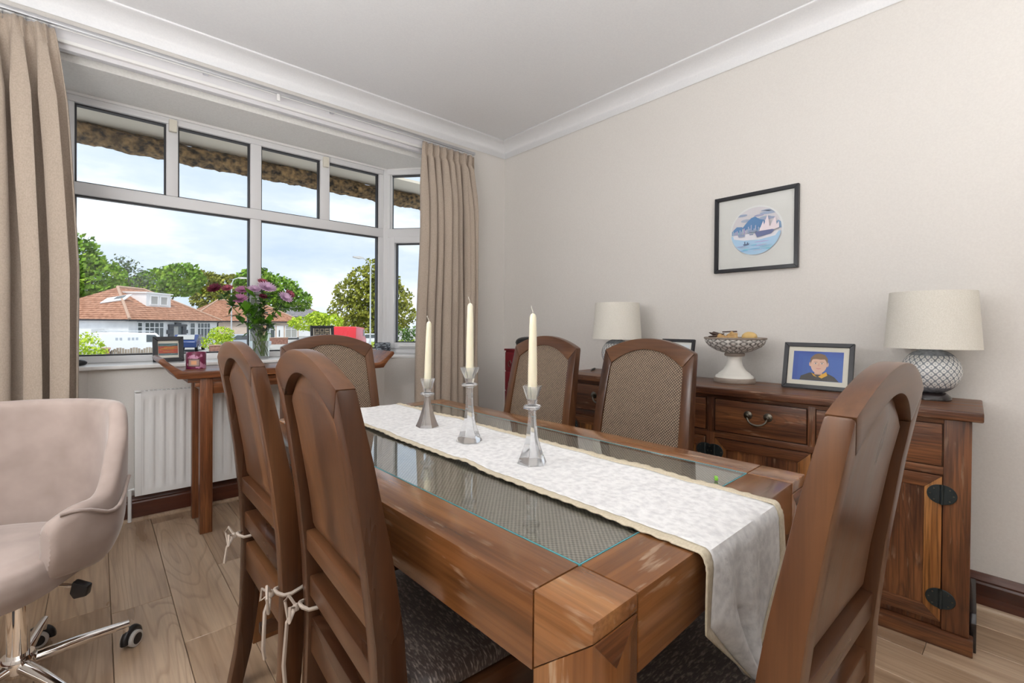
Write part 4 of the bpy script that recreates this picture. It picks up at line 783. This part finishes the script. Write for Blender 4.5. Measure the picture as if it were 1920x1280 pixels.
def add_fill_uplight(label,x,y):  # invented stand light, adds soft ceiling bounce from out of view
    t=thing('fill_uplight',label,'lamp',(x,y,0),0,'added upward fill lights'); g=G(); g.lathe([(.0001,0),(.15,0),(.15,.012),(.02,.024),(.0001,.024)],36); g.build('foot','silver_metal',t,smooth=True); G().tube([(0,0,.024),(0,0,1.10)],.012,12).build('pole','silver_metal',t,smooth=True)
    g=G(); g.lathe([(.012,1.10),(.06,1.105),(.14,1.14),(.205,1.20),(.21,1.20),(.20,1.195),(.0005,1.175)],48,cap=False); g.build('bowl','white_enamel',t,smooth=True)
    g=G(); g.lathe([(.0005,1.198),(.195,1.198)],48,cap=False); g.build('diffuser','fill_uplight_glow',t)
add_fill_uplight('upward fill light added unseen behind the near end chair',.55,-1.0); add_fill_uplight('upward fill light added unseen against the left wall beside the camera',-.76,.45)

# ================================================================== outdoors
GZ=-1.3
struct(rbox(-120,160,3.95,260,GZ-.3,GZ).build('ground','ground_mat'))
struct(G().box(-2.4,4.6,3.8,4.0,GZ,-.1).build('wall_footing','brick_wall_mat'))
def courses(g,a,b,c,d,n,lift=.05):   # eave a-b, ridge d-c ; stepped tile courses
    a,b,c,d=map(Vector,(a,b,c,d)); nrm=(b-a).cross(d-a).normalized()
    if nrm.z<0: nrm=-nrm
    for k in range(n):
        t0,t1=k/n,(k+1.25)/n; t1=min(1,t1); p0=a.lerp(d,t0)+nrm*lift; p1=b.lerp(c,t0)+nrm*lift; p2=b.lerp(c,t1); p3=a.lerp(d,t1)
        g.add([p0,p1,p2,p3,p0-nrm*lift,p1-nrm*lift],[(0,1,2,3),(4,5,1,0)])
def hwin(par,x0,x1,z0,z1,yf,nx,split=.32,mat='far_glass',tr=True):
    f=.07; wn=G(); wn.box(x0,x1,yf-.10,yf,z0,z0+f); wn.box(x0,x1,yf-.10,yf,z1-f,z1); wn.box(x0,x0+f,yf-.10,yf,z0+f,z1-f); wn.box(x1-f,x1,yf-.10,yf,z0+f,z1-f); zs=z1-(z1-z0)*split
    if tr: wn.box(x0+f,x1-f,yf-.09,yf,zs-f/2,zs+f/2)
    for i in range(1,nx): xm=x0+(x1-x0)*i/nx; wn.box(xm-f/2,xm+f/2,yf-.095,yf,z0+f,z1-f)
    wn=wn.build('window','upvc_far',par)
    for i in range(nx):
        xa_=x0+(x1-x0)*i/nx+f/2; xb_=x0+(x1-x0)*(i+1)/nx-f/2
        for za,zb_ in (((z0+f,zs-f/2),(zs+f/2,z1-f)) if tr else ((z0+f,z1-f),)): rbox(xa_,xb_,yf-.04,yf-.02,za,zb_).build('pane',mat,wn)
def hip_house(name,label,loc,rz,L,D,zE,zR,wallm,roofm,ncs=16):
    h=thing(name,label,'house',(loc[0],loc[1],GZ),rz); e=zE-GZ; r=zR-GZ
    rbox(0,L,0,D,0,e).build('wall',wallm,h); o=.35; A=(-o,-o,e);B=(L+o,-o,e);C_=(L+o,D+o,e);E_=(-o,D+o,e)
    m=min(L,D)/2
    if L>=D: r1=(m,m,r); r2=(L-m,m,r)
    else: r1=(m,m,r); r2=(m,D-m,r)
    g=G()
    if L>=D: courses(g,A,B,r2,r1,ncs); courses(g,E_,A,r1,r1,ncs); courses(g,B,C_,r2,r2,ncs); courses(g,C_,E_,r1,r2,ncs)
    else: courses(g,A,B,r1,r1,ncs); courses(g,E_,A,r1,r2,ncs); courses(g,B,C_,r2,r1,ncs); courses(g,C_,E_,r2,r2,ncs)
    rf_=g.build('roof',roofm,h)
    g=G()
    for p,q in ((A,r1),(B,r2 if L>=D else r1),(r1,r2)): g.tube([tuple(Vector(p)+Vector((0,0,.08))),tuple(Vector(q)+Vector((0,0,.08)))],.13,6)
    g.build('ridge_tiles','roof_ridge',rf_)
    g=G(); g.box(-o,L+o,-o-.08,-o+.02,e-.12,e); g.box(-o-.08,-o+.02,-o,D+o,e-.12,e); g.box(-o,L+o,-o,0,e-.14,e-.12); g.build('gutter','gutter_black',h)
    return h
h=hip_house('bungalow','white bungalow with a brown tiled hip roof and white dormer','' or (2.15,56),R_(50),13.6,10,1.42,4.75,'render_white','roof_tile')
e=-GZ
hwin(h,.95,1.62,e-.25,e+1.2,0,1); hwin(h,1.86,4.46,e-.45,e+1.2,0,4); hwin(h,8.45,9.35,e-.68,e+1.2,0,1); hwin(h,9.72,12.1,e-.76,e+1.2,0,4,mat='far_glass')
g=G(); 
for i in range(5): g.box(5.15-.25*(i%2),5.8,-.16,0,.05+.42*i,.45+.42*i); g.box(7.2,7.78+.25*(i%2),-.16,0,.05+.42*i,.45+.42*i)
g.box(5.1,7.85,-.2,0,e+.78,e+1.0); g.box(6.1,6.9,-.2,0,e+1.0,e+1.18); g.build('door_surround','stone_dark',h); rbox(5.8,6.6,-.06,0,.0,e+.78).build('door','curtained_glass',h); rbox(6.6,7.2,-.05,0,.0,e+.78).build('porch_side','far_glass',h)
G().tube([(13.62,-.05,0),(13.62,-.05,e+1.2),(13.7,-.3,e+1.35)],.06,8).build('downpipe','gutter_black',h)
# dormer: white box with sloped cheek
dm=G(); dm.box(4.75,8.3,1.9,5.0,e+2.7,e+4.2); dm=dm.build('dormer','upvc_far',h)
for x0,x1 in ((5.2,6.35),(6.6,7.75)):
    g=G(); g.box(x0,x1,1.80,1.9,e+3.0,e+3.1); g.box(x0,x1,1.80,1.9,e+3.9,e+4.0); g.box(x0,x0+.1,1.80,1.9,e+3.1,e+3.9); g.box(x1-.1,x1,1.80,1.9,e+3.1,e+3.9); wq=g.build('dormer_window','upvc_far',dm); rbox(x0+.1,x1-.1,1.86,1.88,e+3.1,e+3.9).build('pane','curtained_glass',wq)
rbox(4.6,8.5,1.75,5.2,e+4.2,e+4.32).build('dormer_roof','upvc_far',dm)
g=G(); q=lambda t,s:(-.35+ (5.35)*t -.07, 0,0)
def lft(v,t): # point on the left hip face: v along the wall, t up the slope
    A=Vector((-.35,v,1.42-GZ)); return A+Vector((5.35*t,0,3.33*t))+Vector((-.06,0,.10))
g.add([lft(2.4,.56),lft(4.2,.44),lft(4.2,.60),lft(2.4,.74)],[(0,1,2,3)]); sk=g.build('skylight','upvc_far',h,solid=.08); g=G(); g.add([lft(2.7,.60)+Vector((-.05,0,.05)),lft(3.4,.56)+Vector((-.05,0,.05)),lft(3.4,.64)+Vector((-.05,0,.05)),lft(2.7,.69)+Vector((-.05,0,.05))],[(0,1,2,3)]); g.build('skylight_pane','far_glass',sk,solid=.02)
rbox(-1.6,-.2,2.0,9.0,0,e+.55).build('side_extension','render_white',h)
h2=hip_house('bungalow','pinkish rendered bungalow with red tiled roof behind the flowers','' or (9.3,76),R_(6),14.5,9,1.5,4.55,'render_pink','roof_tile'); e2=-GZ
hwin(h2,9.5,10.9,e2-1.0,e2+.9,0,2); hwin(h2,12.4,14.2,e2-1.0,e2+.9,0,2,mat='curtained_glass'); rbox(11.15,12.15,-.06,0,.0,e2+.85).build('door','upvc_far',h2); rbox(11.45,11.6,-.09,-.06,.5,e2+.2).build('door_pane','far_glass',h2); rbox(9.0,14.5,-.05,0,0,.35).build('plinth','stone_dark',h2)
h3=hip_house('bungalow','distant house with a grey slate hip roof','' or (26.6,98),R_(20),11,10,2.6,6.0,'render_white','roof_slate',12)
g=G(); A=Vector((-.35+1,-.35,2.6-GZ)); sl_=G()
# --- trees
def tree(label,cat,loc,blobs,mat,nleaf,ls,trunk=.35,name='tree',grp='trees and shrubs outside the window',seed=1,twig=False):
    t=thing(name,label,cat,(loc[0],loc[1],GZ),0,grp); rg=random.Random(seed); g=G(); tot=sum(b[3]*b[5] for b in blobs)
    for (bx_,by_,bz_,rx,ry,rz_) in blobs:
        n=int(nleaf*rx*0+nleaf*(rx*rz_)/sum(b[3]*b[5] for b in blobs))
        for _ in range(n):
            d=Vector((rg.gauss(0,1),rg.gauss(0,1),rg.gauss(0,1))).normalized(); k=rg.uniform(.55,1.02)**.6 if not twig else rg.uniform(.2,1.05); cl=1+.16*noise.noise(d*3+Vector((bx_,bz_,seed))); p=Vector((bx_+d.x*rx*k*cl,by_+d.y*ry*k*cl,bz_+d.z*rz_*k*cl)); s=ls*rg.uniform(.6,1.3); a=Vector((rg.gauss(0,1),rg.gauss(0,1),rg.gauss(0,1))).normalized(); b_=a.orthogonal().normalized(); b2=a.cross(b_)
            g.add([p-b_*s,p-b2*s*.6,p+b_*s,p+b2*s*.6],[(0,1,2,3)])
    stuff(g.build('foliage',mat,t))
    if trunk:
        g=G(); zt=min(b[2] for b in blobs); g.tube([(0,0,0),(.1,0,zt*.6),(0,.0,zt+.3)],[trunk,trunk*.8,trunk*.5],8)
        for (bx_,by_,bz_,rx,ry,rz_) in blobs: g.tube([(0,0,zt*.7),(bx_*.5,by_*.5,(zt*.7+bz_)/2),(bx_,by_,bz_+rz_*.4)],[trunk*.45,trunk*.3,trunk*.08],6)
        g.build('trunk','bark',t)
    return t
tree('large leafy green tree at the left edge of the window view','tree',(-1.6,80),[(-1.1,0,10.3,3.4,2.5,3.2),(1.4,0,7.9,3.3,2.4,2.7),(-2.2,0,6.8,3.4,2.5,2.9),(3.0,-.3,6.1,2.3,2,1.9)],'leaf_mid',5200,.33,seed=1)
tree('sparse open-branched tree left of the window centre','tree',(3.75,88),[(-.6,0,10.4,2.2,1.6,2.0),(1.2,0,8.6,2.0,1.5,1.8),(-.9,0,8.0,1.6,1.5,1.8)],'leaf_sparse',620,.22,.18,seed=2,twig=True)
tree('broad rounded green trees behind the white bungalow roof','tree',(8.5,95),[(-4.5,0,7.2,3.4,2.6,2.2),(-1.2,0,8.6,3.2,2.6,2.6),(1.9,0,9.7,3.4,2.6,2.8),(-6.8,0,6.2,2.2,2,1.8)],'leaf_mid',5200,.36,seed=3)
tree('olive topped rounded tree left of the window mullion','tree',(17.2,106),[(-2.0,0,9.9,3.4,2.6,2.5),(2.2,0,9.3,4.0,2.6,2.9),(-.5,-1,7.2,4.0,2.6,2.8)],'leaf_olive',4600,.36,seed=4)
tree('dark green tree right of the window mullion behind the flowers','tree',(23.2,90),[(-2.6,0,9.2,3.4,2.6,3.0),(1.0,0,8.4,3.4,2.6,2.6),(4.4,0,6.7,2.2,2,2.0),(-1,0,6.4,4.4,2.5,2.4)],'leaf_mid',5000,.36,seed=5)
tree('tall bronze-green conifer behind the right lamp post','conifer',(28.8,62),[(.3,0,10.0,1.7,1.6,1.7),(-1.2,0,8.6,2.6,2.2,1.9),(1.8,0,8.2,2.6,2.2,2.0),(-2.4,0,6.6,3.2,2.4,2.1),(2.9,0,6.2,3.2,2.4,2.2),(-2.8,0,4.3,3.4,2.6,2.2),(3.2,0,3.9,3.6,2.6,2.2),(0,-.6,5.0,4.0,2.8,3.4),(0,0,2.4,5.2,2.6,1.9)],'leaf_olive',7800,.27,seed=6)
tree('bright lime green small tree in front of the slate roofed house','tree',(17.2,50),[(-1.2,0,2.5,1.7,1.5,.75),(1.0,0,2.7,1.7,1.5,.85),(0,0,3.0,1.3,1.2,.7)],'leaf_lime',2000,.16,.12,seed=7)
tree('lime green rounded hedge bush behind the left curtain','bush',(-.30,24),[(0,0,1.15,.62,.6,.95),(.15,-.1,.9,.5,.5,.7),(-.3,0,1.0,.5,.5,.8)],'leaf_lime',2300,.055,0,name='bush',seed=8)
tree('green shrub beside the left lamp post','bush',(7.6,44.5),[(0,0,1.6,.9,.8,.6),(-.3,-.3,.9,1.2,.8,.7)],'leaf_lime',1500,.09,0,name='bush',seed=9)
tree('clipped bright hedge low in the right side pane','hedge',(16.6,30),[(-1.2,0,.75,1.5,.8,.65),(.8,0,.7,1.6,.8,.65),(2.8,0,.7,1.6,.8,.6)],'leaf_lime',2100,.085,0,name='hedge',seed=10)
tree('darker hedge above the bright one in the right side pane','hedge',(20.5,37),[(-1.5,0,1.5,1.8,1,.8),(1.2,0,1.6,2,1,.8),(4,0,1.5,2,1,.8)],'leaf_dark',1500,.12,0,name='hedge',seed=11)
tree('low green plants by the red van','bush',(19.2,40),[(0,0,.5,1.2,.6,.5),(1.3,0,.5,1,.6,.45)],'leaf_lime',600,.1,0,name='bush',seed=12)
# --- street lamps
def street_lamp(label,x,y,zt,hx):
    t=thing('street_lamp',label,'street lamp',(x,y,GZ),0,'street lamps'); H=zt-GZ; g=G(); g.tube([(0,0,0),(0,0,1.2)],.085,10); g.tube([(0,0,1.2),(0,0,H-.5)],.055,10); g.build('post','pole_grey',t,smooth=True)
    G().tube([(0,0,H-.6),(hx*.15,0,H-.15),(hx*.5,0,H)],.035,8).build('arm','pole_grey',t,smooth=True); g=G(); g.loft([[(hx*.45,-.05,H-.03),(hx*.45,.05,H-.03),(hx*.45,.05,H+.05),(hx*.45,-.05,H+.05)],[(hx*.7,-.14,H-.08),(hx*.7,.14,H-.08),(hx*.7,.1,H+.10),(hx*.7,-.1,H+.10)],[(hx*1.1,-.12,H-.02),(hx*1.1,.12,H-.02),(hx*1.1,.08,H+.08),(hx*1.1,-.08,H+.08)]]); g.build('lantern','grey_plastic',t,smooth=True)
street_lamp('slim grey street lamp rising behind the flower bouquet',8.95,48,5.25,1.1); street_lamp('tall grey street lamp in front of the conifer',15.6,34,6.15,-1.25)
# --- vehicles
def vehicle(name,label,loc,rz,prof,wd,mat,wheels,glassp,roofrack=False):
    t=thing(name,label,name.split('_')[-1],(loc[0],loc[1],GZ),rz); g=G(); g.prism(prof,'y',-wd/2,wd/2); g.build('body',mat,t,bevel=.10,seg=3,ang=20)
    for q in glassp:
        for s in (-1,1): y=s*(wd/2+.004); g=G(); g.prism(q,'y',y-.012,y+.012); g.build('side_window','far_glass',t)
    if 'van' not in name:
        xs=[p for p in prof if p[1]>.9]; a_=min(xs,key=lambda p:p[0]-p[1]*.01); xt_=[p for p in prof if p[1]>1.4 and p[0]<0][0]; lo=[p for p in prof if .9<=p[1]<1.3 and p[0]<0][0]; g=G(); g.add([(lo[0]*.95+xt_[0]*.05-.03,-wd*.40,lo[1]+.06),(lo[0]*.95+xt_[0]*.05-.03,wd*.40,lo[1]+.06),(xt_[0]*.9+lo[0]*.1-.03,wd*.34,xt_[1]-.03),(xt_[0]*.9+lo[0]*.1-.03,-wd*.34,xt_[1]-.03)],[(0,1,2,3)]); g.build('rear_window','curtained_glass',t,solid=.03)
    for wx in wheels:
        for s in (-1,1): g=G(); g.tube([(wx,s*(wd/2-.2),.31),(wx,s*(wd/2+.01),.31)],.31,18); w_=g.build('wheel','tyre',t); g=G(); g.tube([(wx,s*(wd/2+.01),.31),(wx,s*(wd/2+.02),.31)],.19,14); g.build('hubcap','car_silver',w_)
    return t
vanp=[(-2.2,.35),(2.15,.35),(2.2,.8),(1.55,1.05),(.95,1.72),(-2.1,1.78),(-2.25,1.2)]; vang=[[(.35,1.1),(1.3,1.1),(.85,1.58),(.35,1.6)]]
v=vehicle('white_van','white van with a roof rack and ladder parked by the bungalow',(2.0,42),R_(14),vanp,1.7,'car_white',(-1.4,1.45),vang); g=G()
for yy in (-.5,.5): g.tube([(-1.9,yy,1.86),(.9,yy,1.84)],.03,6)
for xx in (-1.7,-.9,-.1,.7): g.tube([(xx,-.7,1.83),(xx,.7,1.83)],.025,6)
g.build('roof_rack','pole_grey',v); 
for i in range(6): 
    if i!=2: G().box(-1.35+.22*i,-1.22+.22*i,-.862,-.856,1.25,1.42).build('side_lettering','car_silver',v)
carp=[(-2.1,.35),(2.1,.35),(2.15,.75),(1.25,.92),(.55,1.42),(-1.0,1.45),(-1.9,.98),(-2.15,.85)]; carg=[[(-1.5,.95),(.95,.95),(.45,1.33),(-.95,1.36)]]
vehicle('blue_car','dark blue car partly hidden behind the sunset frame',(6.1,50),R_(72),carp,1.75,'car_blue',(-1.3,1.35),carg)
vehicle('silver_car','silver blue car parked behind the flowers',(10.4,50),R_(10),carp,1.75,'car_silver',(-1.3,1.35),carg)
vehicle('red_van','red van seen beyond the arched chair',(17.4,42),R_(55),[(-2.4,.35),(2.3,.35),(2.4,1.0),(1.8,1.3),(1.3,2.15),(-2.3,2.25),(-2.45,1.2)],1.9,'car_red',(-1.5,1.55),[[(.75,1.35),(1.6,1.35),(1.2,1.95),(.75,1.98)]])
vehicle('pale_car','pale blue car parked behind the right street lamp',(22.8,50),R_(8),carp,1.75,'car_white',(-1.3,1.35),carg)
# --- fences and walls
t=thing('picket_fence','weathered wavy-topped picket fence in front of the white van','fence',(.42,26,GZ)); 
for i in range(17): hh=1.26+.10*abs(math.sin(i*math.pi/5.5)); o=rbox(.09*i,.09*i+.078,0,.02,0,hh).build('picket','fence_wood',t)
rbox(0,1.53,.02,.05,.95,1.03).build('rail','fence_wood',t)
t=thing('gate_pillar','brick gate pillar with a stone cap next to the lime bush','pillar',(.27,26,GZ)); rbox(-.14,.12,-.13,.13,0,1.30).build('shaft','brick_wall_mat',t); rbox(-.17,.15,-.16,.16,1.30,1.38).build('cap','roof_ridge',t,bevel=.02)
t=thing('red_fence','dark red boarded gate behind the white van','fence',(.1,50,GZ))
for i in range(6): rbox(.2*i,.2*i+.185,0,.03,0,1.38).build('board','fence_red',t)
def brick_wall(label,x,y,L,H,rz):
    t=thing('brick_wall',label,'wall',(x,y,GZ),rz); rbox(0,L,0,.2,0,H).build('core','brick_wall_mat',t); rbox(-.05,L+.05,-.03,.23,H,H+.07).build('coping','roof_ridge',t)
brick_wall('low brick garden wall under the green shrub',6.4,42,2.3,.72,R_(5)); brick_wall('low brick garden wall in front of the pinkish bungalow',13.6,60,3.6,.75,R_(4))
